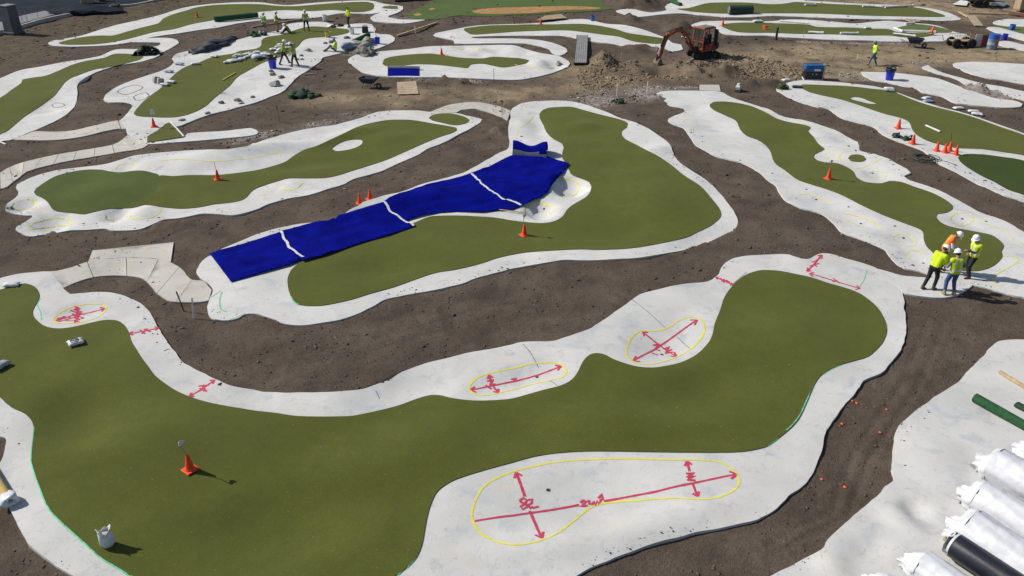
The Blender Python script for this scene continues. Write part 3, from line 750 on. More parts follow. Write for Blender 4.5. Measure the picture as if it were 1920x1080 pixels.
kp = survey(*smooth(pts('-100,98 0,66 60,48 100,38 150,28 200,19 260,9 310,-2 400,-22'), False, 6).T, soil_flat)
for i in range(len(kp) - 1):
    a, b = Vector(kp[i]), Vector(kp[i + 1]); a.z = b.z = 0.20; d = (b - a).normalized(); n = Vector((-d.y, d.x, 0)) * 0.11
    u = Vector((0, 0, 0.16)); w = Vector((0, 0, -0.5)); b = b - d * 0.012
    kb.add([a - n + w, b - n + w, b + n + w, a + n + w, a - n + u, b - n + u, b + n + u, a + n + u],
           [(0, 3, 2, 1), (4, 5, 6, 7), (0, 1, 5, 4), (1, 2, 6, 5), (2, 3, 7, 6), (3, 0, 4, 7)])
tag(kb.build('kerb', 'kerb'), kind='structure')

# ------------------------------------------------------------------ far turf lawn with sand traps
mat('sand', (0.36, 0.20, 0.075), 0.95, var=0.2, scale=2.0, bump=0.3)
make_turf('lawn', (0.060, 0.100, 0.026))
T['LAWN'] = '764,25 772,21 785,15 797,9 830,-2 900,-14 1050,-18 1150,-12 1180,0 1185,9 1180,15 1145,17 1110,21 1060,23 1010,26 960,28 930,30 892,30 860,29 830,34 805,36 780,34 768,30'
_lo = world_loop(T['LAWN'])
_sv = SLAB
pad_l = make_pad('LAWN', [('885,21 905,17 930,15 960,14 1035,12 1085,12 1127,15 1110,18 1060,19 1010,24 960,26 905,26', 'sand', 'x'), ('775,27 784,25 792,28 782,30', 'sand', 'x'), ('803,17 810,15 818,17 810,19', 'sand', 'x')], 0, obj_name='lawn', concrete='lawn', outline=_lo)
for o in [o for o in bpy.data.objects if o.get('label') == 'x']:
    o.name = 'sand_trap'
    for k in ('label', 'category', 'group'): del o[k]
    o.parent = pad_l
make_pad('R1b', [], 3, obj_name='putting_green', concrete='turf_far', outline=world_loop('1866,47 1890,50 1920,51 1990,57 1990,78 1920,62 1872,50'))
_o = bpy.data.objects['putting_green.0%02d' % 0] if False else [o for o in bpy.data.objects if o.name.startswith('putting_green') and o.get('kind') == 'structure'][0]
del _o['kind']; tag(_o, 'dark turf green behind the small blue buckets at the far right edge', 'putting green', 'artificial turf greens')

# ------------------------------------------------------------------ sprayed lines and figures on the concrete
def ribbon_geo(P, w, V, F, lift=0.006, closed=False):
    n = len(P); n0 = len(V)
    for i in range(n):
        a = P[(i - 1) % n] if closed else P[max(i - 1, 0)]; b = P[(i + 1) % n] if closed else P[min(i + 1, n - 1)]
        t = b - a; L = np.linalg.norm(t); t = t / L if L > 1e-9 else np.array([1, 0]); nn = np.array([-t[1], t[0]])
        ww = w * (0.85 + 0.35 * random.random())
        for s in (-0.5, 0.5):
            q = P[i] + nn * ww * s
            z = hard_z(q[0], q[1])
            if z is None: z = float(slab_z(q[0], q[1]))
            V.append((q[0], q[1], z + lift))
    m = n if closed else n - 1
    for i in range(m):
        j = (i + 1) % n
        F.append((n0 + 2 * i, n0 + 2 * j, n0 + 2 * j + 1, n0 + 2 * i + 1))

def dens(P, step):
    out = [P[0]]
    for a, b in zip(P[:-1], P[1:]):
        k = max(1, int(np.linalg.norm(b - a) / step))
        for j in range(1, k + 1): out.append(a + (b - a) * j / k)
    return np.array(out)

def spray(name, strokes, w, m, pad, sm=True, lift=0.006, step=0.09):
    V = []; F = []
    for s in strokes:
        cl = s.startswith('o ')
        p = pts(s[2:] if cl else s)
        if sm and len(p) > 2: p = smooth(p, cl, 6)
        if cl: p = np.concatenate([p, p[:1]])
        P = dens(survey(p[:, 0], p[:, 1], slab_z)[:, :2], step)
        ribbon_geo(P, w, V, F, lift)
    me = bpy.data.meshes.new(name); me.from_pydata(V, [], F)
    return link_mesh(name, me, m, PADOBJ[pad])

def arrow(s, h=12, both=True):
    """stroke with arrow heads in photo points"""
    p = pts(s); out = [s]
    ends = [(p[-1], p[-2])] + ([(p[0], p[1])] if both else [])
    for tip, prev in ends:
        d = (prev - tip); d = d / np.linalg.norm(d)
        for a in (0.6, -0.6):
            q = tip + h * np.array([d[0] * math.cos(a) - d[1] * math.sin(a), (d[0] * math.sin(a) + d[1] * math.cos(a)) * 0.8])
            out.append('%.1f,%.1f %.1f,%.1f' % (*tip, *q))
    return out

YEL = ['o 885,972 886,955 893,935 905,915 925,900 955,887 985,878 1040,867 1100,862 1175,860 1250,862 1320,863 1352,868 1374,880 1385,895 1384,910 1372,922 1345,933 1310,936 1260,934 1200,938 1140,943 1110,950 1090,965 1068,983 1045,1000 1010,1014 975,1021 940,1018 908,1005 893,990',
       'o 880,729 886,716 900,706 925,698 960,691 1000,682 1035,680 1055,686 1062,697 1058,705 1040,711 1000,720 960,731 920,740 893,740',
       'o 1176,668 1178,645 1188,629 1203,621 1235,620 1255,613 1275,600 1295,594 1312,597 1321,610 1318,628 1303,647 1280,664 1250,676 1220,683 1195,681',
       'o 100,599 108,590 125,580 150,572 180,570 199,573 197,583 185,593 165,601 135,606 108,606']
spray('paint_line', YEL, 0.058, 'paint_yellow', 'A')
PK = arrow('890,977 960,967 1030,957 1086,947', 14) [:1] + arrow('1132,940 1230,922 1300,906 1382,889', 16, False) + arrow('968,886 975,905 984,931', 15, False)[:1] + arrow('984,931 968,886', 14, False) + arrow('993,958 1005,985 1016,1009', 15, False) \
    + arrow('1293,884 1288,865', 12, False) + arrow('1298,905 1308,931', 12, False) \
    + ['975,938 982,934 988,938 984,945 976,950 980,955 988,951 986,945 977,942 975,938', '990,938 998,936 997,943 990,948 994,953 1000,950', '998,953 1010,950'] \
    + ['1088,943 1094,938 1099,940 1094,946 1089,950 1102,948', '1104,938 1105,946 1112,942 1110,948', '1113,940 1116,948 1120,939 1123,947 1127,936', '1122,935 1128,926 1130,938'] \
    + ['1286,888 1302,887 1287,894 1303,893 1290,898', '1288,900 1304,901']
spray('paint_figure', PK, 0.072, 'paint_pink', 'A', sm=False)
PK2 = arrow('882,732 950,718 1010,703 1052,687', 12) + arrow('917,703 921,718 934,737', 10) + ['913,715 925,712 918,722 930,720', '958,712 968,709 962,716 970,715', '910,722 922,730'] \
    + arrow('1187,677 1240,647 1307,600', 13) + arrow('1205,623 1240,650 1268,668', 10) + ['1224,648 1236,645 1228,655 1238,658', '1244,655 1255,650 1248,661 1260,655', '1222,662 1234,666', '1246,663 1262,660'] \
    + arrow('106,601 135,592 150,590 196,579', 9) + arrow('144,576 147,590 142,606', 8) + ['110,596 128,599', '118,593 135,597', '138,580 153,585 140,590 155,596', '140,598 152,588', '125,600 140,595', '132,582 158,590', '136,588 150,600', '112,600 140,602', '106,598 122,594', '140,574 150,580', '138,602 148,598'] \
    + arrow('243,626 270,621 297,615', 8) + ['262,618 272,626', '270,617 282,622', '276,616 266,626'] \
    + arrow('355,743 378,730 402,713', 9) + ['372,724 392,722', '374,728 388,734', '380,722 383,734', '370,734 386,729'] \
    + arrow('1342,520 1374,534', 6) + ['1350,521 1358,530', '1356,523 1364,530', '1362,525 1370,533', '1352,527 1368,528'] \
    + arrow('1513,509 1527,495 1541,478', 9) + ['1522,492 1534,488', '1524,496 1532,500', '1518,499 1536,494'] + arrow('1518,513 1565,527 1612,541', 9) + ['1558,524 1564,529', '1568,526 1574,531', '1562,522 1570,528']
spray('paint_figure', PK2, 0.07, 'paint_pink', 'A', sm=False)
spray('paint_line', ['1474,808 1484,799 1499,780 1509,759 1519,737 1529,716', '1577,685 1560,692 1543,703', '742,1082 764,1065 782,1046', '245,1082 215,1063 190,1048 145,1008 117,983 97,963',
                     '58,865 59,845 62,818 64,802', '290,1100 245,1081', '76,560 70,570 76,585 78,600', '1625,507 1620,525 1610,540', '1440,837 1460,823', '59,845 58,865 64,888 74,916 86,946 97,963'], 0.034, 'paint_mint', 'A')
spray('paint_line', ['416,548 412,562 414,580 425,585', '430,600 460,588', '545,557 551,567 560,572'], 0.05, 'paint_mint', 'B')
spray('paint_line', ['1023,385 1018,382 1008,381 995,384 985,392 983,402 986,407', '1020,386 1041,387 1036,396 1028,404', '1046,337 1065,336 1082,342 1086,352 1082,362 1070,370'], 0.055, 'paint_yellow', 'B')
spray('paint_line', ['o 22,385 32,377 50,374 65,378 68,388 60,393 40,395 25,392', 'o 57,430 62,419 85,413 110,410 130,413 134,421', '198,402 197,410 205,415 220,415 232,408 238,400', '244,400 244,408 258,412 282,409 297,402 302,393 298,389',
                     '217,318 220,311 235,307 252,308 260,311', '275,313 285,316', '300,302 340,299 400,303 440,300 480,296 527,286 525,294', '525,351 535,357 552,356 563,349 570,342', '500,365 485,366'], 0.05, 'paint_yellow', 'C')
spray('paint_line', ['o 1545,292 1550,287 1565,287 1573,292 1570,300 1558,301', '1575,300 1577,288 1592,283', '1600,318 1625,312 1640,305 1652,298', 'o 1626,326 1634,321 1650,322 1662,329 1657,336 1640,335', '1497,365 1515,364 1540,373 1562,384',
                     '1580,400 1590,402 1620,410 1645,423 1652,433', '1585,412 1612,424', 'o 1674,446 1684,440 1700,441 1714,449 1716,458 1705,462 1688,458', '1718,492 1706,488 1700,477 1705,470 1722,471 1738,477', 'o 1782,411 1790,402 1806,399 1822,403 1824,413 1812,422 1795,423',
                     '1833,409 1845,418 1862,424 1885,432 1898,445 1920,460', '1880,480 1906,482 1905,493 1880,508 1858,522 1866,533 1875,540', '1281,230 1284,224 1292,222 1300,226', '1300,244 1299,236', '1322,275 1330,280'], 0.06, 'paint_pale_yellow', 'J')
spray('paint_line', ['840,90 855,86 870,92 850,95', '965,122 990,126 1010,128', '1005,132 1040,128', '880,88 900,94 920,90'], 0.09, 'paint_pale_yellow', 'I', step=0.2)
spray('paint_line', ['o 220,172 235,164 255,160 268,164 255,172 235,178', 'o 250,182 262,176 275,174 280,180 268,187 254,188', '345,106 355,100 380,98'], 0.07, 'paint_grey', 'D', step=0.2)
spray('paint_line', ['o 97,197 105,193 118,194 122,198 112,201 100,201'], 0.05, 'paint_grey', 'F', step=0.2)
spray('paint_line', ['1002,215 990,230 975,240 968,255', '985,205 995,212'], 0.06, 'paint_pale_yellow', 'B', step=0.15)
# control joints sawn in the slab
spray('slab_joint', ['980,645 995,662 1010,690', '1030,713 1045,723', '1185,562 1215,585 1250,617', '1270,632 1295,655', '705,733 712,748', '1372,535 1400,510'], 0.022, 'paint_grey', 'A', lift=0.004)
spray('slab_joint', ['395,558 415,545'], 0.02, 'paint_grey', 'B', lift=0.004)

# drains: small dark sockets in the bottom of the bunkers
mat('drain', (0.035, 0.035, 0.04), 0.8)
for (px, py, pd) in [(1028, 919, 'A'), (1007, 707, 'A'), (1241, 665, 'A'), (155, 597, 'A'), (1512, 355, 'J'), (1530, 375, 'J'), (1614, 420, 'J'), (1591, 388, 'J'), (1678, 424, 'J'), (1694, 447, 'J'), (1731, 494, 'J'), (1804, 411, 'J'), (1849, 415, 'J'),
                     (1636, 325, 'J'), (1675, 309, 'J'), (1448, 325, 'J'), (1020, 393, 'B'), (1057, 366, 'B')]:
    c = on(px, py)
    tilt = TREE.ray_cast(c + Vector((0, 0, 1)), Vector((0, 0, -1)))[1]
    M = Matrix.Translation(c) @ (tilt or Vector((0, 0, 1))).to_track_quat('Z', 'Y').to_matrix().to_4x4()
    MB().lathe([(0.055, -0.02), (0.055, 0.008), (0.04, 0.010), (0.035, 0.002)], 12, M).build('drain_cover', 'drain', PADOBJ[pd])

# ------------------------------------------------------------------ loose soil: clods, mulch and stones
def scatter(name, n, mats, size_fn, choose, seed, mat_fn, flat=0.6):
    rg = np.random.default_rng(seed)
    keep = choose
    ii, jj = np.nonzero(keep)
    # weight cells by area relative to the squared distance so that the near ground is densest
    w = np.ones(len(ii)); 
    pick = rg.choice(len(ii), n, p=w / w.sum())
    i, j = ii[pick], jj[pick]
    a, b = rg.random(n), rg.random(n)
    x = GX[i, j] * (1 - a) + GX[i + 1, j] * a + (GX[i, j + 1] - GX[i, j]) * b
    y = GY[i, j] * (1 - a) + GY[i + 1, j] * a + (GY[i, j + 1] - GY[i, j]) * b
    z = GZ[i, j] * (1 - a) + GZ[i + 1, j] * a
    bv = np.array([(0, 0, 1), (.9, .1, .3), (.2, .95, .2), (-.85, .35, .25), (-.3, -.9, .3), (.5, -.7, .1), (.6, .6, -.4), (-.6, -.2, -.5), (0.2, -.5, -.6)], float)
    bf = np.array([(0, 1, 2), (0, 2, 3), (0, 3, 4), (0, 4, 5), (0, 5, 1), (1, 6, 2), (2, 6, 3), (3, 6, 7), (3, 7, 4), (4, 7, 8), (4, 8, 5), (5, 8, 1), (1, 8, 6), (6, 8, 7)])
    s = size_fn(rg, i, j, n)
    th = rg.random(n) * 6.283
    sx = s * rg.uniform(.7, 1.7, n); sy = s * rg.uniform(.5, 1.0, n); sz = s * rg.uniform(.35, .9, n) * flat
    V = bv[None] * (1 + rg.uniform(-.22, .22, (n, len(bv), 3)))
    X = V[..., 0] * sx[:, None]; Y = V[..., 1] * sy[:, None]; Z = V[..., 2] * sz[:, None]
    c, sn = np.cos(th)[:, None], np.sin(th)[:, None]
    W = np.stack([X * c - Y * sn + x[:, None], X * sn + Y * c + y[:, None], Z + z[:, None] + sz[:, None] * .15], -1)
    F = bf[None] + (np.arange(n) * len(bv))[:, None, None]
    me = np_mesh(name, W.reshape(-1, 3), F.reshape(-1, 3))
    mi = np.repeat(mat_fn(rg, i, j, n), len(bf)).astype(np.int32)
    o = link_mesh(name, me, mats)
    me.polygons.foreach_set('material_index', mi)
    return o
mat('clod_dark', (0.10, 0.078, 0.061), 0.97, var=0.3, scale=3, spec=0.1)
mat('clod_mid', (0.125, 0.098, 0.075), 0.97, var=0.3, scale=3, spec=0.1)
mat('clod_tan', (0.245, 0.185, 0.125), 0.97, var=0.25, scale=3, spec=0.1)
mat('stone_pale', (0.46, 0.42, 0.37), 0.9, var=0.25, scale=5, spec=0.2)
mat('mark_orange', (0.75, 0.12, 0.03), 0.8)
ok = np.zeros(GX.shape, bool); ok[6:598, 6:512] = True
ok &= ~GNEAR
okn = np.zeros(GX.shape, bool); okn[6:598, 6:512] = True; okn &= ~GIN
nearby = ok.copy(); nearby[330:] = False
cl = scatter('soil_clods', 42000, ['clod_dark', 'clod_mid', 'clod_tan', 'stone_pale'], lambda g, i, j, n: GR[i] * 0.00062 * g.gamma(1.8, .55, n) + 0.004, okn, 3,
             lambda g, i, j, n: np.where(g.random(n) < 0.004 + 0.35 * GGREY[i, j], 3, np.where(g.random(n) < GTAN[i, j] * 0.9, 2, np.where(g.random(n) < .35, 1, 0))))
tag(cl, 'small brown soil clods and stones strewn over the bare ground', 'soil', kind='stuff')
rub = okn & ((GGREY > 0.35) | ((GTAN > 0.4) & (np.hypot(GX - 13, GY - 60) < 8.5)))
cl = scatter('rubble', 9000, ['clod_mid', 'clod_tan', 'stone_pale'], lambda g, i, j, n: (0.03 * g.gamma(1.5, .9, n) + 0.012) * np.where(GGREY[i, j] > .3, .62, 1.0), rub, 4,
             lambda g, i, j, n: np.where(g.random(n) < GGREY[i, j] * .45, 2, np.where(g.random(n) < .7, 1, 0)), 0.9)
tag(cl, 'broken tan clods and pale stones round the excavator dig and slab ends', 'rubble', kind='stuff')
# crumbs of soil spilt over the rims of the slabs
band = ~GIN
for _ in range(4):
    q = band.copy(); q[1:] |= band[:-1]; q[:-1] |= band[1:]; q[:, 1:] |= band[:, :-1]; q[:, :-1] |= band[:, 1:]; band = q
band &= GIN; band[:6] = False; band[598:] = False; band[:, :6] = False; band[:, 512:] = False
band &= fbm(GX * .35, GY * .35, 61, 3) > .12
_gz = GZ
GZ = slab_z(GX, GY) + .008
cl = scatter('soil_crumbs', 3000, ['clod_dark', 'clod_mid'], lambda g, i, j, n: GR[i] * 0.0005 * g.gamma(1.3, .55, n) + 0.003, band, 8, lambda g, i, j, n: (g.random(n) < .5) * 1)
GZ = _gz
tag(cl, 'crumbs of brown soil spilt over the rims of the concrete', 'soil', kind='stuff')
orng = []
for (px, py) in [(1606, 757), (1662, 769), (1579, 796), (1650, 812), (1541, 900), (1584, 914), (1598, 753)]:
    p = on(px, py)
    m_ = MB(); k = 7
    m_.add([(p.x + .045 * math.cos(t * 6.283 / k) * random.uniform(.6, 1.3), p.y + .045 * math.sin(t * 6.283 / k) * random.uniform(.6, 1.4), p.z + .02 + random.uniform(0, .012)) for t in range(k)] + [(p.x, p.y, p.z + .055)], [(t, (t + 1) % k, k) for t in range(k)])
    orng.append(m_)
_j = MB()
for m_ in orng: _j.add(m_.v, m_.f)
tag(_j.build('orange_marking_spots', 'mark_orange'), 'small orange paint spots on the soil beside the rolls', 'paint marks', kind='stuff')

# ------------------------------------------------------------------ the blue tarp over slab and green
def make_tarp_mat():
    m, nt, b, co = base('tarp_blue', 0.9, 0.03)
    c = mixc(nt, ramp(nt, noise(nt, co, 0.9, 5, 0.6, .5), 0.3, 0.7), (0.0011, 0.0029, 0.128), (0.0021, 0.0058, 0.23))
    nt.links.new(c, b.inputs['Base Color'])
    w = nt.nodes.new('ShaderNodeTexNoise'); w.inputs['Scale'].default_value = 2.6; w.inputs['Detail'].default_value = 7; w.inputs['Distortion'].default_value = 1.2
    nt.links.new(co, w.inputs['Vector'])
    add_bump(nt, b, w.outputs['Fac'], 0.45, 0.08)
make_tarp_mat()
mat('tape_white', (0.62, 0.63, 0.66), 0.6, var=0.15, scale=8)
mat('tarp_grey', (0.13, 0.15, 0.17), 0.7, var=0.2, scale=3)
tarp = empty('blue_tarp', on(700, 420), label='long royal blue tarp laid across the slab and turf, white seam tape', cat='tarp')
TARP_ORG = tarp.location.copy()
PANELS = ['392,475 437,462 480,450 527,437 537,455 547,470 567,488 540,499 500,510 433,529 413,503',
          '527,436 555,429 600,416 635,407 670,394 710,381 721,378 732,396 745,406 762,416 776,426 730,442 680,456 605,482 568,492 547,470 537,455',
          '721,377 730,371 780,354 830,340 872,329 884,325 905,346 925,361 942,373 976,386 985,384 960,394 935,395 905,399 855,397 825,399 792,405 767,413 762,416 745,406 732,396',
          '884,325 917,315 942,301 957,294 975,291 1027,294 1067,309 1060,319 1047,335 1037,345 1027,362 1012,372 985,384 976,386 942,373 925,361 905,346']
def wr(x, y):
    u = x * .82 + y * .57; v = -x * .57 + y * .82
    rid = 1 - 2 * np.abs(vnoise(u * .45 + 3, v * 1.5 + .6 * vnoise(u * .9, v * .9, 7), 33))
    rid2 = 1 - 2 * np.abs(vnoise(u * 1.3, v * 2.6, 37))
    return 0.030 * rid ** 3 + 0.012 * rid2 ** 4 + 0.012 * fbm(x * 2.6, y * 2.6, 31, 3)
for k, s in enumerate(PANELS):
    lp = pts(s); lp = np.concatenate([dens(np.array([a, b]), 9)[:-1] for a, b in zip(lp, np.roll(lp, -1, 0))])
    O2 = survey(lp[:, 0], lp[:, 1], lambda x, y: slab_z(x, y) + .03)[:, :2]
    sp = 0.16
    gx, gy = np.meshgrid(np.arange(O2[:, 0].min(), O2[:, 0].max(), sp), np.arange(O2[:, 1].min(), O2[:, 1].max(), sp)); gx = gx.ravel(); gy = gy.ravel()
    i_ = inside(gx, gy, O2); P = np.column_stack([gx[i_], gy[i_]])
    dd = np.sqrt(((P[:, None] - O2[None]) ** 2).sum(-1).min(1)); P = P[dd > .07]
    allp = [Vector((float(a), float(b))) for a, b in np.concatenate([O2, P])]
    ov, oe, of, *_ = delaunay_2d_cdt(allp, [(i, (i + 1) % len(O2)) for i in range(len(O2))], [], 1, 1e-5)
    V2 = np.array([(v.x, v.y) for v in ov])
    z = np.array([max(top_z(a, b), float(slab_z(a, b)) if hard_z(a, b) is not None else -9) for a, b in V2]) + .03 + .006 * k + np.abs(wr(V2[:, 0], V2[:, 1])) * 2.2
    me = bpy.data.meshes.new('tarp_sheet')
    me.from_pydata([(a - TARP_ORG.x, b - TARP_ORG.y, c - TARP_ORG.z) for (a, b), c in zip(V2, z)], [], [tuple(f) for f in of])
    o = link_mesh('tarp_sheet', me, 'tarp_blue', tarp, True)
    sd = o.modifiers.new('thick', 'SOLIDIFY'); sd.thickness = 0.008; sd.offset = -1
for s in ['527,437 537,455 547,470 569,485', '721,379 732,397 745,407 762,417 776,425', '884,327 905,347 925,362 942,374 958,378 977,386']:
    p = smooth(pts(s), False, 6); P = dens(survey(p[:, 0], p[:, 1], lambda x, y: slab_z(x, y) + .05)[:, :2], .07)
    V = []; F = []
    for i in range(len(P)):
        t = P[min(i + 1, len(P) - 1)] - P[max(i - 1, 0)]; t = t / np.linalg.norm(t); nn = np.array([-t[1], t[0]])
        wdt = .055 * (0.8 + .4 * random.random())
        for sgn in (-1, 1):
            q = P[i] + nn * wdt * sgn + nn * .02 * math.sin(i * .5)
            V.append((q[0] - TARP_ORG.x, q[1] - TARP_ORG.y, top_z(q[0], q[1]) + .062 + float(np.abs(wr(q[0], q[1]))) * 2.2 + .012 - TARP_ORG.z))
    F = [(2 * i, 2 * i + 2, 2 * i + 3, 2 * i + 1) for i in range(len(P) - 1)]
    me = bpy.data.meshes.new('seam_tape'); me.from_pydata(V, [], F); link_mesh('seam_tape', me, 'tape_white', tarp, True)
# folded end of the tarp, thrown over a mound, grey underside showing
a, b = on(960, 294), on(1024, 298)
V = []; F = []; nu, nv = 15, 9
prof = [(.0, .0), (.02, .16), (.06, .30), (.16, .46), (.32, .58), (.52, .60), (.72, .50), (.9, .28), (1.0, .02)]
for i in range(nu):
    u = i / (nu - 1); p = a.lerp(b, u); dip = 1 - .22 * math.sin(math.pi * u) + .08 * math.sin(u * 9)
    for (d, h) in prof:
        V.append((p.x + d * .12 - TARP_ORG.x + .03 * math.sin(u * 7 + h * 5), p.y + d * 1.15 * dip - TARP_ORG.y, p.z + h * dip * 1.12 + .05 - TARP_ORG.z))
mi = []
for i in range(nu - 1):
    for j in range(nv - 1):
        F.append((i * nv + j, i * nv + j + 1, (i + 1) * nv + j + 1, (i + 1) * nv + j)); mi.append(1 if j < (1 if i > nu * .72 else 2) else 0)
me = bpy.data.meshes.new('folded_end'); me.from_pydata(V, [], F); me.polygons.foreach_set('material_index', mi)
link_mesh('folded_end', me, ['tarp_blue', 'tarp_grey'], tarp, True)['label'] = 'folded tarp end with grey underside'

# ------------------------------------------------------------------ people
mat('skin', (0.36, 0.20, 0.13), 0.6, var=0.1, scale=20)
mat('skin_dark', (0.20, 0.105, 0.065), 0.6, var=0.1, scale=20)
mat('hair', (0.02, 0.015, 0.012), 0.7)
mat('lime', (0.50, 0.66, 0.012), 0.75, var=0.14, scale=9, bump=0.4, bscale=22)
mat('lime_pale', (0.52, 0.74, 0.07), 0.75, var=0.12, scale=9, bump=0.4, bscale=22)
mat('lime_worn', (0.27, 0.38, 0.025), 0.8, var=0.2, scale=9, bump=0.4, bscale=22)
mat('orange_vest', (0.80, 0.15, 0.035), 0.75, var=0.12, scale=9, bump=0.3, bscale=22)
mat('silver_band', (0.62, 0.63, 0.60), 0.45, var=0.1)
mat('cloth_grey', (0.16, 0.16, 0.175), 0.85, var=0.2, scale=9, bump=0.4, bscale=22)
mat('cloth_white', (0.72, 0.72, 0.72), 0.85, var=0.08, scale=9, bump=0.4, bscale=22)
mat('cloth_navy', (0.020, 0.025, 0.065), 0.85, var=0.2, scale=9, bump=0.4, bscale=22)
mat('cloth_black', (0.013, 0.014, 0.018), 0.85, var=0.3, scale=9, bump=0.4, bscale=22)
mat('cloth_dark', (0.022, 0.027, 0.034), 0.85, var=0.3, scale=9, bump=0.4, bscale=22)
mat('denim', (0.045, 0.085, 0.24), 0.85, var=0.25, scale=9, bump=0.5, bscale=22)
mat('denim_grey', (0.07, 0.10, 0.16), 0.85, var=0.25, scale=9, bump=0.5, bscale=22)
mat('khaki', (0.19, 0.12, 0.06), 0.85, var=0.2, scale=9, bump=0.4, bscale=22)
mat('leather', (0.09, 0.055, 0.03), 0.6, var=0.2, scale=12)
mat('leather_tan', (0.33, 0.24, 0.11), 0.6, var=0.2, scale=12)
mat('helmet_white', (0.80, 0.81, 0.84), 0.35, var=0.04, spec=0.5)
mat('cap_grey', (0.22, 0.24, 0.23), 0.8)
mat('cap_blue', (0.15, 0.26, 0.55), 0.7)

def capsule(mb, a, b, ra, rb, n=10, flat=1.0):
    a, b = Vector(a), Vector(b); d = b - a
    if d.length < 1e-5: d = Vector((0, 0, 1e-3)); b = a + d
    u = d.normalized(); path = []; rad = []
    for k in (1.0, .85, .55, .2): path.append(a - u * ra * k); rad.append(max(.002, ra * math.sqrt(max(0, 1 - k * k))))
    path.append(a); rad.append(ra); path.append(b); rad.append(rb)
    for k in (.2, .55, .85, 1.0): path.append(b + u * rb * k); rad.append(max(.002, rb * math.sqrt(max(0, 1 - k * k))))
    mb.tube(path, rad, n, flat=flat)

def ik(a, t, l1, l2, pole):
    a, t = Vector(a), Vector(t); d = t - a; L = d.length
    if L > (l1 + l2) * .995:
        t = a + d.normalized() * (l1 + l2) * .995; d = t - a; L = d.length
    u = d.normalized(); x = (l1 * l1 - l2 * l2 + L * L) / (2 * L); h = math.sqrt(max(0, l1 * l1 - x * x))
    p = Vector(pole); p = p - u * p.dot(u)
    p = p.normalized() if p.length > 1e-4 else Vector((1, 0, 0))
    return a + u * x + p * h, t

def remeshed(bones, voxel=0.021, grow=0.0, it=3):
    mb = MB()
    for (a, b, ra, rb, *_r) in bones: capsule(mb, a, b, ra + grow, rb + grow)
    me = bpy.data.meshes.new('tmp'); me.from_pydata([tuple(p) for p in mb.v], [], mb.f)
    o = bpy.data.objects.new('tmp', me); COL.objects.link(o)
    bm = bmesh.new(); bm.from_mesh(me); bmesh.ops.recalc_face_normals(bm, faces=bm.faces); bm.to_mesh(me); bm.free()
    r = o.modifiers.new('r', 'REMESH'); r.mode = 'VOXEL'; r.voxel_size = voxel
    s = o.modifiers.new('s', 'SMOOTH'); s.factor = 0.5; s.iterations = it
    dg = bpy.context.evaluated_depsgraph_get()
    res = bpy.data.meshes.new_from_object(o.evaluated_get(dg))
    bpy.data.objects.remove(o, do_unlink=True)
    return res

def seg_dist(p, a, b):
    ab = b - a; t = np.clip(((p - a) @ ab) / max(1e-9, ab @ ab), 0, 1)
    return np.linalg.norm(p - a - t[:, None] * ab, axis=1)

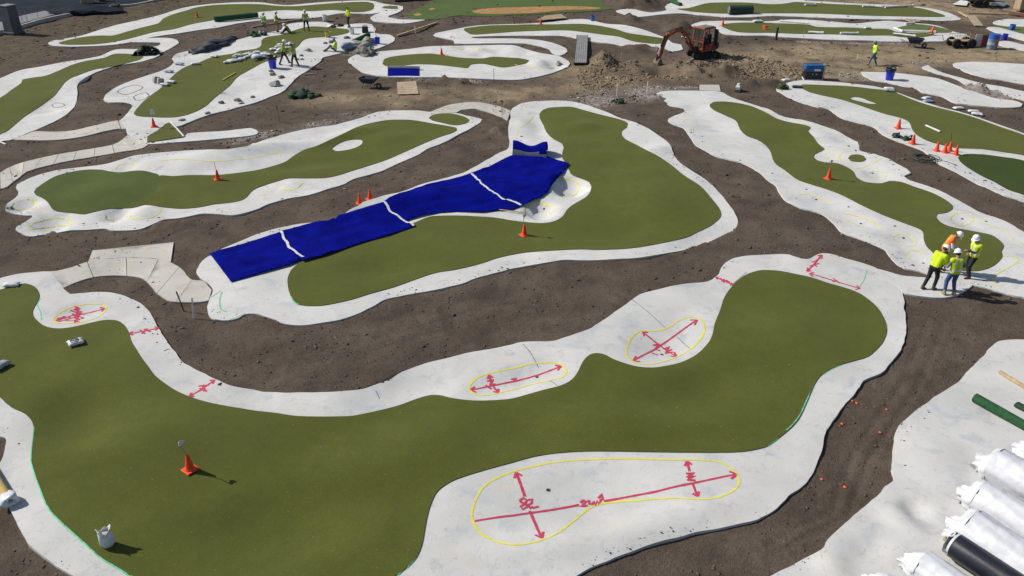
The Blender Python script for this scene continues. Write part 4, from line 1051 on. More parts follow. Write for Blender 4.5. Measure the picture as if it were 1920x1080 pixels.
def person(loc, yaw, label, shirt='lime', sleeve=None, vest=None, trousers='cloth_dark', hat='helmet', skin='skin', lean=0, side=0, head_pitch=20, head_yaw=0, pel=(0, .93),
           feet=((.03, .11, 0), (-.03, -.11, 0)), hands=((.18, .30, .85), (.18, -.30, .85)), boots='leather', short=False, bare_arm=True, pole=(1, 0, 0), height=1.0, group=None, elbow=(-.6, 0, -.3)):
    pz = Vector((pel[0], 0, pel[1]))
    Rt = Euler((R(side), R(lean), 0)).to_matrix()
    def tp(x, y, z): return pz + Rt @ Vector((x, y, z))
    waist, chest, neck = tp(0, 0, .14), tp(.01, 0, .36), tp(0, 0, .50)
    Rh = Euler((0, R(head_pitch), R(head_yaw))).to_matrix()
    hd = neck + Rt @ Vector((.02, 0, .07))
    hc = hd + Rh @ Vector((.02, 0, .08))
    B = []    # a, b, ra, rb, kind
    for s in (1, -1):
        B.append((tp(0, .06 * s, -.04), tp(0, .06 * s, .0), .112, .11, 'hip')); B.append((tp(0, .06 * s, .0), tp(0, .06 * s, .14), .112, .106, 'belly'))
        B.append((tp(0, .06 * s, .14), tp(.01, .075 * s, .36), .105, .118, 'torso'))
        B.append((chest + Rt @ Vector((-.01, .05 * s, .04)), tp(-.01, .175 * s, .43), .09, .068, 'torso'))
    B.append((neck - Rt @ Vector((0, 0, .05)), hd, .062, .055, 'neck'))
    B.append((hc + Rh @ Vector((-.012, 0, .02)), hc + Rh @ Vector((.004, 0, .045)), .092, .088, 'head'))
    B.append((hc + Rh @ Vector((.02, 0, -.02)), hc + Rh @ Vector((.045, 0, -.075)), .07, .045, 'head'))
    B.append((hc + Rh @ Vector((.085, 0, .01)), hc + Rh @ Vector((.108, 0, -.022)), .012, .016, 'head'))
    for s in (1, -1): B.append((hc + Rh @ Vector((-.005, .085 * s, .015)), hc + Rh @ Vector((-.005, .092 * s, -.02)), .016, .014, 'head'))
    fin = MB(); hands_w = []
    for s, h in ((1, hands[0]), (-1, hands[1])):
        sh = tp(-.01, .185 * s, .42)
        el, wr_ = ik(sh, h, .285, .255, Vector(elbow) + Vector((0, .45 * s, 0)))
        B.append((sh, el, .056, .046, 'uarm')); B.append((el, wr_, .045, .031, 'farm'))
        d = (wr_ - el).normalized(); pe = wr_ + d * .085
        B.append((wr_ + d * .02, pe, .034, .036, 'hand'))
        sd = d.cross(Vector((0, 0, 1))); sd = sd.normalized() if sd.length > .1 else Vector((0, 1, 0)); cu = sd.cross(d).normalized()
        for k, ln in enumerate((.065, .075, .07, .055)):
            q = pe + sd * (.026 - .0175 * k); mid = q + d * ln * .55 - cu * .006; tip = mid + d * ln * .3 - cu * .035
            fin.tube([q - d * .02, mid, tip], [.0105, .0095, .007], 6)
        q = wr_ + d * .03 + sd * .03; fin.tube([q, q + sd * .025 + d * .03, q + sd * .02 + d * .065 - cu * .012], [.013, .011, .008], 6)
        hands_w.append(wr_)
    ft = []
    for s, f in ((1, feet[0]), (-1, feet[1])):
        hip = pz + Rt @ Vector((0, .09 * s, -.03))
        ank = Vector((f[0], f[1], f[2] + .085)); kn, ank = ik(hip, ank, .43, .42, pole)
        B.append((hip, kn, .092, .064, 'thigh')); B.append((kn, ank, .062, .044, 'calf'))
        sd = (ank - kn).normalized(); fd = Vector((1, 0, 0)); fd = fd - sd * fd.dot(sd)
        fd = Vector((fd.x, 0, min(fd.z, 0.05) if f[2] < .02 else fd.z)).normalized() if fd.length > .2 else Vector((0.3, 0, 1)).normalized()
        toe = ank + fd * .15 + Vector((0, 0, -.045 if f[2] < .02 else -.02))
        B.append((ank + Vector((-.03, 0, -.035)), toe, .048, .04, 'foot')); ft.append((ank, toe))
    me = remeshed(B)
    n = len(me.polygons); C = np.empty(n * 3); me.polygons.foreach_get('center', C); C = C.reshape(-1, 3)
    D = np.stack([seg_dist(C, np.array(a), np.array(b)) - (ra + rb) * .5 for (a, b, ra, rb, k) in B]); who = D.argmin(0)
    kinds = [b[4] for b in B]
    slots = [skin, shirt, sleeve or shirt, trousers, boots, 'hair']
    mp = {'hip': 3, 'belly': 1, 'torso': 1, 'neck': 0, 'head': 0, 'uarm': 2, 'farm': 0 if bare_arm else 2, 'hand': 0, 'thigh': 3, 'calf': 0 if short else 3, 'foot': 4}
    mi = np.array([mp[kinds[w]] for w in who])
    hl = (C - np.array(hc)) @ np.array(Rh)       # in head space
    hair = (mi == 0) & np.isin(who, [i for i, k in enumerate(kinds) if k == 'head']) & ((hl[:, 0] < -.03) | (hl[:, 2] > .07)) & (hl[:, 2] > -.06)
    mi[hair] = 5
    bm = bmesh.new(); bm.from_mesh(me)
    for f, m_ in zip(bm.faces, mi): f.material_index = int(m_); f.smooth = True
    vs = [bm.verts.new(v) for v in fin.v]
    for f in fin.f:
        try: q = bm.faces.new([vs[i] for i in f]); q.material_index = 0; q.smooth = True
        except ValueError: pass
    me2 = bpy.data.meshes.new('person'); bm.to_mesh(me2); bm.free()
    root = link_mesh('person', me2, slots)
    root.location = loc; root.rotation_euler = (0, 0, yaw); root.scale = (height,) * 3
    tag(root, label, 'person', group or 'site workers')
    def cloth(name, sel, grow, mats, fn=None, vox=.024):
        m3 = remeshed([b for b in B if b[4] in sel], vox, grow)
        o = link_mesh(name, m3, mats, root, True)
        if fn is not None:
            c3 = np.empty(len(m3.polygons) * 3); m3.polygons.foreach_get('center', c3); c3 = c3.reshape(-1, 3)
            m3.polygons.foreach_set('material_index', fn((c3 - np.array(pz)) @ np.array(Rt)).astype(np.int32))
        return o
    cloth('trousers', ('hip', 'thigh') if short else ('hip', 'thigh', 'calf'), .014, trousers)
    if vest:
        vm = vest if isinstance(vest, tuple) else (vest, 'silver_band')
        def stripes(c):
            r = np.zeros(len(c)); ay = np.abs(c[:, 1])
            r[(np.abs(c[:, 2] - .07) < .028)] = 1
            r[(ay > .07) & (ay < .115) & (c[:, 2] > .1)] = 1
            return r
        cloth('vest', ('torso', 'belly'), .03, vm, stripes, .02)
    else:
        cloth('shirt', ('torso', 'belly', 'uarm'), .022, sleeve or shirt)
    if hat == 'helmet':
        M = Matrix.Translation(hc) @ Rh.to_4x4() @ Matrix.Translation((-.005, 0, .045))
        hm = MB().lathe([(.150, -.012), (.152, -.002), (.128, .006), (.124, .04), (.112, .085), (.085, .118), (.05, .134), (.004, .14)], 20, M)
        hm.lathe([(.126, .0), (.122, .012)], 20, M)
        for k in range(5):    # peak and crown rib
            pass
        hm.box((0, 0, 0), (.10, .18, .012), mi=0) if False else None
        pk = [M @ Vector((.09 + .095 * math.cos(t), .115 * math.sin(t), -.006 - .012 * math.cos(t))) for t in np.linspace(-1.5, 1.5, 9)]
        pk2 = [p + (M.to_3x3() @ Vector((0, 0, .012))) for p in pk]
        hm.add(pk + pk2, [tuple(range(9)), tuple(reversed(range(9, 18)))] + [(i, i + 1, i + 10, i + 9) for i in range(8)])
        hm.tube([M @ Vector((.115, 0, .05)), M @ Vector((.085, 0, .11)), M @ Vector((0, 0, .143)), M @ Vector((-.085, 0, .11)), M @ Vector((-.115, 0, .05))], .016, 6)
        hm.build('hard_hat', 'helmet_white', root, True)
    elif hat:
        M = Matrix.Translation(hc) @ Rh.to_4x4() @ Matrix.Translation((-.005, 0, .045))
        hm = MB().lathe([(.107, -.015), (.109, .03), (.095, .075), (.06, .1), (.004, .108)], 16, M)
        pk = [M @ Vector((.08 + .10 * math.cos(t), .085 * math.sin(t), .0)) for t in np.linspace(-1.5, 1.5, 7)]
        pk2 = [p + (M.to_3x3() @ Vector((0, 0, .012))) for p in pk]
        hm.add(pk + pk2, [tuple(range(7)), tuple(reversed(range(7, 14)))] + [(i, i + 1, i + 8, i + 7) for i in range(6)])
        hm.build('cap', hat, root, True)
    for (ank, toe) in ft:
        bb = MB(); capsule(bb, ank + Vector((-.035, 0, -.03)), toe, .055, .046, 10); capsule(bb, ank + Vector((0, 0, .06)), ank + Vector((-.01, 0, -.02)), .055, .056, 10)
        bb.build('boot', boots, root, True)
    # eyes
    for s in (1, -1):
        MB().lathe([(.002, -.011), (.009, -.006), (.011, 0), (.009, .006), (.002, .011)], 8, Matrix.Translation(hc + Rh @ Vector((.082, .033 * s, .022)))).build('eye', 'hair', root, True)
    return root

def w_yaw(deg): return R(deg)
G4 = 'workers conferring on the path'
p_ = on(1741, 543)
person(p_, R(28), 'worker in lime T-shirt and dark trousers bending forward, left of the group of four', 'lime', None, None, 'cloth_black', 'helmet', lean=24, head_pitch=42, pel=(.05, .93),
       feet=((-.16, .13, 0), (.10, -.10, 0)), hands=((.40, .16, .93), (.36, -.16, .82)), group=G4, height=1.05)
p_ = on(1779, 553)
person(p_, R(93), 'worker seen from behind in lime vest over grey shirt and blue jeans', 'cloth_grey', 'cloth_grey', 'lime', 'denim', 'helmet', lean=3, head_pitch=24, boots='leather_tan',
       feet=((.03, .17, 0), (.0, -.17, 0)), hands=((.24, .24, 1.02), (.24, -.26, .98)), group=G4, height=1.04, bare_arm=False)
p_ = on(1815, 520)
person(p_, R(190), 'worker in lime vest over navy sleeves and black trousers, right of the group of four', 'cloth_navy', 'cloth_navy', 'lime', 'cloth_black', 'helmet', lean=1, head_pitch=26,
       feet=((.06, .10, 0), (-.08, -.12, 0)), hands=((.28, -.02, 1.10), (.30, .05, 1.05)), group=G4, height=1.03, bare_arm=False)
p_ = on(1762, 508)
person(p_, R(-25), 'worker in orange and lime vest over white shirt, looking down behind the bending man', 'cloth_white', 'cloth_white', ('orange_vest', 'lime'), 'cloth_dark', 'helmet', lean=20, head_pitch=50, pel=(.0, .93),
       feet=((.0, .12, 0), (-.05, -.12, 0)), hands=((.42, .12, .98), (.42, -.10, .95)), group=G4, height=1.05, bare_arm=False)
GF_ = 'workers by the far slab'
person(on(497, 62), R(70), 'far worker in lime vest and shorts, leftmost of the row with white helmets', 'lime_worn', 'lime_worn', 'lime_worn', 'cloth_grey', 'helmet', head_pitch=25, short=True, feet=((.05, .10, 0), (-.05, -.10, 0)), group=GF_)
person(on(520, 60), R(40), 'far worker in khaki trousers standing beside the leftmost helmeted man', 'lime_worn', 'cloth_dark', 'lime_worn', 'khaki', 'helmet', head_pitch=25, feet=((.06, .11, 0), (-.06, -.11, 0)), hands=((.3, .15, 1.1), (.3, -.15, 1.05)), group=GF_, bare_arm=False)
person(on(575, 58), R(95), 'far worker in dark jeans with legs apart beside the white bucket', 'lime_worn', 'lime_worn', 'lime_worn', 'cloth_navy', 'helmet', head_pitch=15, feet=((.0, .22, 0), (.0, -.22, 0)), hands=((.2, .22, .95), (.2, -.22, .95)), group=GF_, bare_arm=False)
person(on(655, 51), R(-140), 'bareheaded far worker in bulky lime jacket and dark trousers', 'lime', 'lime', None, 'cloth_dark', None, head_pitch=35, feet=((.04, .12, 0), (-.04, -.12, 0)), hands=((.28, .10, 1.0), (.28, -.12, 1.0)), group=GF_, bare_arm=False, height=1.04)
person(on(541, 63), R(200), 'worker in dark green clothes sitting on the turf between standing men', 'cloth_dark', 'cloth_dark', 'lime_worn', 'cloth_black', 'helmet', lean=28, head_pitch=45, pel=(-.1, .16), feet=((.50, .16, 0), (.46, -.16, 0)),
       hands=((.42, .08, .22), (.44, -.1, .22)), pole=(.2, 0, 1), group=GF_, bare_arm=False)
person(on(533, 121), R(12), 'worker walking right in lime shirt beside the blue bin', 'lime_worn', 'lime_worn', None, 'cloth_dark', 'helmet', lean=9, head_pitch=25, feet=((.38, .09, 0), (-.30, -.09, 0)), hands=((-.05, .32, .86), (.22, -.30, .92)), group=GF_, bare_arm=False, height=1.04)
person(on(554, 125), R(165), 'worker carrying a stone, facing the man walking right', 'lime_worn', 'lime_worn', 'lime_worn', 'cloth_dark', 'helmet', lean=10, head_pitch=35, feet=((.22, .10, 0), (-.22, -.10, 0)), hands=((.32, .12, .86), (.32, -.12, .86)), group=GF_, bare_arm=False, height=1.03)
person(on(629, 96), R(185), 'worker in pale lime shirt and blue cap sitting on the slab edge', 'lime_pale', 'lime_pale', None, 'denim_grey', 'cap_blue', lean=-6, head_pitch=35, pel=(0, .18), feet=((.72, .14, 0), (.66, -.12, 0)), hands=((.34, .2, .28), (.3, -.22, .28)), pole=(.1, 0, 1), group=GF_, height=1.06)
person(on(1636, 123), R(182), 'man in bright lime shirt and jeans walking left across the dirt road', 'lime_pale', 'lime_pale', None, 'denim_grey', 'cap_grey', lean=5, head_pitch=12, feet=((.36, .06, 0), (-.26, -.06, 0)), hands=((.20, .20, .88), (-.12, -.26, .88)), skin='skin_dark', boots='leather_tan', height=1.06, bare_arm=False)

# ------------------------------------------------------------------ site things
mat('cone_orange', (0.80, 0.075, 0.018), 0.55, var=0.12, scale=7, spec=0.4)
mat('wood_pale', (0.46, 0.34, 0.19), 0.85, var=0.2, scale=5)
mat('wood_tan', (0.33, 0.25, 0.16), 0.9, var=0.25, scale=4, bump=.3)
mat('wood_red', (0.16, 0.045, 0.03), 0.85, var=0.25, scale=6)
mat('plywood', (0.36, 0.28, 0.19), 0.85, var=0.2, scale=2.5)
mat('paint_white', (0.74, 0.74, 0.72), 0.6, var=0.08)
mat('bag_white', (0.60, 0.62, 0.63), 0.65, var=0.18, scale=7, bump=.5, bscale=14)
mat('bag_grey', (0.30, 0.33, 0.36), 0.65, var=0.3, scale=7, bump=.6, bscale=14)
mat('bag_blue', (0.22, 0.28, 0.36), 0.6, var=0.3, scale=7, bump=.6, bscale=14)
mat('print_dark', (0.10, 0.12, 0.14), 0.7)
mat('bin_blue', (0.012, 0.03, 0.50), 0.4, var=0.1, spec=.5)
mat('bucket_blue', (0.02, 0.10, 0.40), 0.45, var=0.1, spec=.5)
mat('plastic_black', (0.012, 0.012, 0.013), 0.45, var=0.2, bump=.4, bscale=10)
mat('bucket_white', (0.66, 0.66, 0.64), 0.5, var=0.12)
mat('bucket_yellow', (0.42, 0.38, 0.06), 0.5, var=0.12)
mat('steel', (0.42, 0.43, 0.44), 0.45, metal=.7, var=0.15)
mat('steel_dark', (0.035, 0.036, 0.04), 0.6, var=0.3, scale=6)
mat('rubber', (0.018, 0.018, 0.019), 0.85, var=0.3, scale=8)
mat('machine_red', (0.27, 0.062, 0.032), 0.6, var=0.45, scale=3, spec=.3, detail=7)
mat('machine_dust', (0.20, 0.16, 0.12), 0.9, var=0.3, scale=5)
mat('gen_blue', (0.012, 0.10, 0.30), 0.5, var=0.15)
mat('navy_tray', (0.018, 0.03, 0.07), 0.55, var=0.25)
mat('rock', (0.20, 0.185, 0.165), 0.9, var=0.35, scale=4, bump=.6, bscale=9)
mat('rock_pale', (0.36, 0.345, 0.32), 0.9, var=0.3, scale=4, bump=.6, bscale=9)
mat('pier', (0.095, 0.10, 0.11), 0.9, var=0.2, scale=1.5, bump=.2)
mat('deck_grey', (0.24, 0.235, 0.225), 0.75, var=0.2, scale=3)
mat('turf_back', (0.02, 0.045, 0.028), 0.9, var=0.3, scale=5)
mat('turf_roll', (0.018, 0.075, 0.028), 0.95, var=0.25, scale=8, bump=.6, bscale=60)
mat('scrap_green', (0.05, 0.075, 0.022), 0.95, var=0.4, scale=5, bump=.6, bscale=40)
mat('tarp_dark', (0.035, 0.042, 0.055), 0.7, var=0.4, scale=3, bump=.7, bscale=6)
mat('wrap_white', (0.60, 0.61, 0.645), 0.42, var=0.06, scale=3, bump=.9, bscale=5, spec=.4)
mat('roll_black', (0.016, 0.018, 0.026), 0.38, var=0.2, scale=4, spec=.5, bump=.12, bscale=16)
mat('core_yellow', (0.45, 0.33, 0.11), 0.8)
mat('hose', (0.03, 0.045, 0.045), 0.6)
mat('print_pink', (0.45, 0.06, 0.16), 0.6)

def glass_mat():
    m, nt, b, co = base('cab_glass', 0.08, 0.5)
    b.inputs['Base Color'].default_value = (0.30, 0.36, 0.33, 1); b.inputs['Transmission Weight'].default_value = 0.92; b.inputs['IOR'].default_value = 1.05
    b.inputs['Alpha'].default_value = 0.45
glass_mat()

# ---- traffic cones
def cone(px, py, label, yaw=0.3, rod=0.0, flag=None, fallen=None, scale=1.0, rod_m='steel', group='orange traffic cones', lean=0.0):
    root = empty('traffic_cone', on(px, py), yaw, label, 'cone', group)
    root.scale = (scale,) * 3
    MB().box((0, 0, .017), (.36, .36, .034), ch=.012).build('base', 'cone_orange', root)
    MB().lathe([(.135, .034), (.128, .06), (.118, .075), (.105, .13), (.075, .30), (.045, .46), (.036, .505), (.026, .512), (.022, .48)], 20, caps=False).build('cone_body', 'cone_orange', root, True)
    if rod:
        MB().tube([(0, 0, .3), (-.02 - lean * .4, .01, rod * .7), (-.05 - lean, .0, rod)], .012, 6).build('rod', rod_m, root)
        if flag:
            V = []; nu, nv = 5, 5
            for i in range(nu):
                for j in range(nv):
                    u, v = i / 4, j / 4
                    V.append((-.05 - lean + u * flag[0] + .02 * math.sin(v * 4), .03 * math.sin(u * 5 + v * 3), rod + .02 - v * flag[1] - .03 * u))
            F = [(i * nv + j, i * nv + j + 1, (i + 1) * nv + j + 1, (i + 1) * nv + j) for i in range(4) for j in range(4)]
            me = bpy.data.meshes.new('flag'); me.from_pydata(V, [], F); o = link_mesh('flag', me, 'bag_white', root, True)
            o.modifiers.new('t', 'SOLIDIFY').thickness = .006
    if fallen:
        root.rotation_euler = fallen; root.location.z += .16
    return root
cone(357, 882, 'orange cone with a ragged white flag in the foreground green', .9, .98, (.16, .12), lean=.10)
cone(983, 442, 'orange cone with a grey sign on its rod, on the boot-shaped green', .6, .95, (.13, .14))
cone(409, 338, 'orange cone with a bare thin rod on the long left green', .4, .95)
cone(675, 382, 'left one of two orange cones standing behind the tarp', .2)
cone(694, 374, 'right one of two orange cones standing behind the tarp', .5)
cone(289, 238, 'orange cone with a sign card at the tip of the far left green', .3, 1.0, (.26, .26))
cone(370, 33, 'small far orange cone on the long thin green by the road', .3)
cone(828, 103, 'orange cone with rod beside the wavy green', .2, .85)
cone(1014, 46, 'orange cone with rod near the tan plywood ramp', .2, .9)
cone(1553, 336, 'orange cone with rod and small flag on the winding right green', .5, .95, (.14, .14))
cone(1684, 241, 'orange cone alone above the green mesh on the right slab', .1, scale=1.1)
cone(1711, 270, 'orange cone standing just below the green mesh', .3, scale=1.05)
cone(1756, 283, 'leftmost of four orange cones in a cluster at the right', .2)
cone(1771, 286, 'second from left of four clustered orange cones, nearest to the viewer', .5)
cone(1780, 283, 'third of four clustered orange cones, with a curled wire above', .1, 1.0, None, lean=.1, rod_m='steel_dark')
cone(1792, 290, 'rightmost of four clustered orange cones, beside the dark turf', .4)
cone(1355, 48, 'far orange cone right behind the excavator cab', .3)
cone(1432, 56, 'orange cone fallen on its side on the far green', .3, fallen=(0, R(80), R(20)))
cone(1745, 66, 'tilted orange cone on the far right green behind the barrow', .3, scale=1.2, fallen=(0, R(22), R(30)))

# ---- stakes and posts
def stake(px, py, h, label, m='wood_pale', w=.045, tilt=(0, 0), name='wooden_stake', top=None):
    root = empty(name, on(px, py), random.uniform(0, 1.5), label, 'stake', 'survey stakes and posts')
    root.rotation_euler = (R(tilt[0]), R(tilt[1]), random.uniform(0, 1))
    MB().box((0, 0, h / 2 - .05), (w, w * .55, h + .1), ch=.004).build('shaft', m, root)
    MB().box((0, 0, h * .86), (w * 1.06, w * .62, h * .22)).build('painted_top', top or m, root)
    return root
stake(345, 584, .85, 'dark red stake leaning at the end of the curved slab path', 'wood_red', .045, (0, -8))
stake(363, 598, .85, 'white stake with red foot beside the dark red stake', 'paint_white', .05, (0, 6), top='paint_white')
stake(525, 229, 1.05, 'pinkish wooden stake with red tip in the soil above the long left green', 'wood_tan', .05, (0, -5), top='wood_red')
stake(945, 200, .72, 'leaning pale stake beside the slab path behind the tarp', 'wood_pale', .05, (0, 14))
stake(1165, 112, .55, 'short pale stake left of the excavator bucket', 'wood_pale', .06)
stake(1114, 137, .75, 'pale stake standing before the dark dirt pile', 'wood_pale', .06)
stake(1157, 180, .85, 'left of two white pipes standing in the rubble', 'paint_white', .07, name='standing_pipe')
stake(1213, 178, .88, 'right of two white pipes standing in the rubble', 'paint_white', .07, name='standing_pipe')
stake(926, 151, .85, 'thin dark rod at the front edge of the wavy green slab', 'steel_dark', .03)
stake(799, 166, .42, 'short pale stake right of the plywood sheet', 'wood_pale', .06)
stake(229, 247, .85, 'thin dark stake at the corner of the far left slab', 'steel_dark', .03, (0, -7))
stake(1229, 93, .95, 'thin pale rod just left of the excavator stick', 'wood_pale', .03)
stake(1607, 112, .4, 'tiny white stake in the dirt road left of the walking man', 'paint_white', .05)
stake(1506, 70, .6, 'thin rod at the edge of the far right green', 'wood_pale', .03)
stake(779, 63, .65, 'white topped stake at the middle of the far timber', 'paint_white', .06)
for (px, py, l_) in [(45, 52, 'first of three thin saplings by the concrete pier'), (54, 49, 'second of three thin saplings by the concrete pier'), (74, 42, 'third thin sapling, farthest from the concrete pier')]:
    p = soil_at(px, py); root = empty('sapling', (p.x, p.y, .1), 0, l_, 'sapling', 'thin saplings by the kerb')
    MB().tube([(0, 0, -.2), (-.03, .02, .5), (.02, 0, 1.0), (-.05, .03, 1.35)], [.022, .018, .013, .006], 6).build('trunk', 'wood_tan', root)
    cr = MB()
    for k in range(26):
        a = random.uniform(0, 6.28); z = random.uniform(.5, 1.4); r_ = random.uniform(.03, .2)
        c = Vector((r_ * math.cos(a), r_ * math.sin(a), z)); d = Vector((random.uniform(-.04, .04), random.uniform(-.04, .04), .02))
        cr.add([c, c + Vector((.035, .01, .01)), c + Vector((.03, .04, .03)), c + d], [(0, 1, 2, 3)])
    tag(cr.build('crown', 'scrap_green', root), kind='stuff')
MB_ = MB
root = empty('black_post', on(1455, 75), 0, 'short thick black post at the edge of the far right slab', 'post')
MB().lathe([(.10, -.1), (.10, .9), (.12, .92), (.12, 1.0), (.09, 1.04), (.01, 1.05)], 14).build('shaft', 'steel_dark', root, True)
MB().lathe([(.16, -.05), (.16, .03), (.10, .05)], 14).build('foot', 'steel_dark', root)

# ---- bags, stones
def pillow_mesh(name, L, W, H, seed, nu=11, nv=8, wr_=.012):
    rg = random.Random(seed); V = []; F = []; ph = [rg.uniform(0, 6) for _ in range(6)]
    for side in (1, -1):
        for i in range(nu):
            for j in range(nv):
                u = -1 + 2 * i / (nu - 1); v = -1 + 2 * j / (nv - 1)
                prof = max(0, (1 - abs(u) ** 3.5)) ** .6 * max(0, (1 - abs(v) ** 3)) ** .6
                pin = 1 - .10 * abs(v) ** 2 * (1 - abs(u)) ; pin2 = 1 - .10 * (1 - abs(v)) * abs(u) ** 4
                n_ = math.sin(u * 4 + ph[0]) * math.sin(v * 3 + ph[1]) + .6 * math.sin(u * 9 + v * 5 + ph[2])
                z = H / 2 + side * (H / 2) * prof * (1 + .12 * n_) * (1 if side > 0 else .92)
                V.append((u * L / 2 * pin2 + wr_ * math.sin(v * 7 + ph[3]), v * W / 2 * pin + wr_ * math.sin(u * 8 + ph[4]), z if side > 0 else max(z, 0.004)))
        o = (0 if side > 0 else nu * nv)
        for i in range(nu - 1):
            for j in range(nv - 1):
                q = (o + i * nv + j, o + (i + 1) * nv + j, o + (i + 1) * nv + j + 1, o + i * nv + j + 1)
                F.append(q if side > 0 else q[::-1])
    me = bpy.data.meshes.new(name); me.from_pydata(V, [], F)
    bm = bmesh.new(); bm.from_mesh(me); bmesh.ops.remove_doubles(bm, verts=bm.verts, dist=.004); bmesh.ops.recalc_face_normals(bm, faces=bm.faces); bm.to_mesh(me); bm.free()
    return me
BAGM = {}
def bag(px, py, yaw, label, m='bag_white', L=.62, W=.38, H=.14, group=None, dz=0.0, tilt=(0, 0), seed=None, loc=None):
    seed = seed if seed is not None else random.randint(0, 5); key = (L, W, H, seed, m)
    p = loc or on(px, py)
    if key in BAGM: o = bpy.data.objects.new('bag', BAGM[key]); COL.objects.link(o)
    else:
        me = pillow_mesh('bag', L, W, H, seed); BAGM[key] = me; o = link_mesh('bag', me, m, None, True)
    o.location = p + Vector((0, 0, dz)); o.rotation_euler = (R(tilt[0]), R(tilt[1]), yaw)
    return tag(o, label, 'bag', group)
b1 = bag(143, 646, R(35), 'white bag with lines of dark print lying on the foreground green', 'bag_white', .50, .42, .16, seed=9)
for k in range(4):
    MB().box((-.02, .11 - .07 * k, .166 - .007 * abs(k - 1.5) ** 2), (.28 - .05 * (k % 2), .026, .02)).build('print_line', 'print_dark', b1)
bag(3, 690, R(70), 'grey bag cut by the left edge on the foreground green', 'bag_grey', .55, .36, .18, seed=8)
bag(22, 537, R(10), 'white bag with dark wrinkles at the top left of the foreground green', 'bag_white', .62, .34, .16, seed=7)
# standing crumpled bag
p = on(203, 1024); root = empty('standing_bag', p, .5, 'grey-white crumpled bag standing upright on the foreground green', 'bag'); root.scale = (.88, .88, .92)
V = []; F = []; n = 18; H_ = [(0, .13), (.06, .165), (.16, .175), (.28, .165), (.38, .15), (.44, .125), (.49, .145), (.53, .16)]
for k, (z, r_) in enumerate(H_):
    for i in range(n):
        t = 6.283 * i / n; w = 1 + .10 * math.sin(3 * t + k * .9) + .07 * math.sin(5 * t - k * 1.7) + .05 * math.sin(9 * t + 2 * k)
        V.append((r_ * w * 1.12 * math.cos(t), r_ * w * .8 * math.sin(t), z + (.05 * math.sin(2 * t + 1) + .035 * math.sin(5 * t) if k >= 5 else 0)))
F = [(k * n + i, k * n + (i + 1) % n, (k + 1) * n + (i + 1) % n, (k + 1) * n + i) for k in range(len(H_) - 1) for i in range(n)] + [tuple(reversed(range(n)))]
me = bpy.data.meshes.new('bag_body'); me.from_pydata(V, [], F); link_mesh('bag_body', me, 'bag_white', root, True).modifiers.new('t', 'SOLIDIFY').thickness = .01
MB().lathe([(.12, .40), (.08, .43), (.01, .44)], 12, Matrix.Scale(.8, 4, (0, 1, 0))).build('powder', 'stone_pale', root)
HEAP = 'bags heaped on the far green'
for k in range(40):
    t = random.random()
    if k < 17: px, py = 428 + 62 * t + random.uniform(-6, 6), 117 - 20 * t + random.uniform(-4, 4)
    else: px, py = 474 + 76 * t + random.uniform(-5, 5), 114 - 28 * t + random.uniform(-5, 4)
    m_ = random.choice(['bag_white', 'bag_white', 'bag_white', 'bag_grey'])
    side_ = 'left' if px < 462 else 'middle' if px < 510 else 'right'
    bag(px, py, R(20) + random.uniform(-.6, .6), ('grey' if m_ == 'bag_grey' else 'white') + ' cement bag in the %s part of the heap strewn across the far green' % side_, m_, .66, .40, .17, HEAP, dz=random.choice([0, 0, 0, .14]), tilt=(random.uniform(-8, 8), random.uniform(-8, 8)))
for (px, py, l_, m_) in [(367, 122, 'white bag lying flat at the upper edge of the green with the bag heap', 'bag_white'), (402, 108, 'greenish white bag alone above the bag-heap green', 'bag_white'), (337, 122, 'dark grey bag on the slab left of the bag-heap green', 'bag_grey'),
                         (317, 136, 'flat grey bag beside the narrow waist of the far left slab', 'bag_grey'), (309, 161, 'pale bag lying in front of two grey blocks', 'bag_white'), (322, 156, 'pale bag right of two grey blocks', 'bag_white'),
                         (1667, 168, 'white bag at the upper edge of the islet green, left of the others', 'bag_white'), (1740, 192, 'grey bag with white knot on the slab rim of the islet green', 'bag_grey'), (1737, 186, 'knotted white bag on top of the grey bag by the islet green', 'bag_white'),
                         (1832, 216, 'flattened white bag on the slab rim near the right edge', 'bag_white'), (1825, 211, 'small white bag knot beside the flattened bag on the right rim', 'bag_white'), (1474, 152, 'crumpled beige sack near the slab tip left of the generator', 'bag_white'), (1494, 165, 'small dark rag on the slab in front of the generator', 'tarp_dark'),
                         (1668, 172, 'grey folded bag right below the white bag of the islet green', 'bag_grey'), (1797, 205, 'thin pale bag pressed flat along the islet green rim', 'bag_white')]:
    bag(px, py, random.uniform(-.5, .6), l_, m_, .7, .38, .17)
for (px, py, l_) in [(293, 155, 'left one of two grey blocks on the far left slab'), (301, 158, 'right one of two grey blocks on the far left slab')]:
    o = MB().box((0, 0, .2), (.42, .32, .40), ch=.02, taper=.92).build('grey_block', 'rock_pale'); o.location = on(px, py); o.rotation_euler = (0, R(12), R(random.uniform(0, 50))); tag(o, l_, 'block', 'blocks on the far slab')
def rock(px, py, s, label, m='rock', sq=.6, group='stones on the slabs'):
    bm = bmesh.new(); bmesh.ops.create_icosphere(bm, subdivisions=2, radius=1)
    sd = random.uniform(0, 50)
    from mathutils import noise as mn
    for v in bm.verts:
        n_ = mn.noise(v.co * 1.6 + Vector((sd, 0, 0))); n2 = mn.noise(v.co * 3.7 + Vector((0, sd, 0)))
        v.co *= 1 + .38 * n_ + .16 * n2; v.co.z *= sq
        if v.co.z < -.28: v.co.z = -.28
    me = bpy.data.meshes.new('rock'); bm.to_mesh(me); bm.free()
    o = link_mesh('rock', me, m); s *= .62; o.scale = (s, s * random.uniform(.7, .95), s); o.rotation_euler.z = random.uniform(0, 6); o.location = on(px, py) + Vector((0, 0, .22 * s))
    return tag(o, label, 'rock', group)
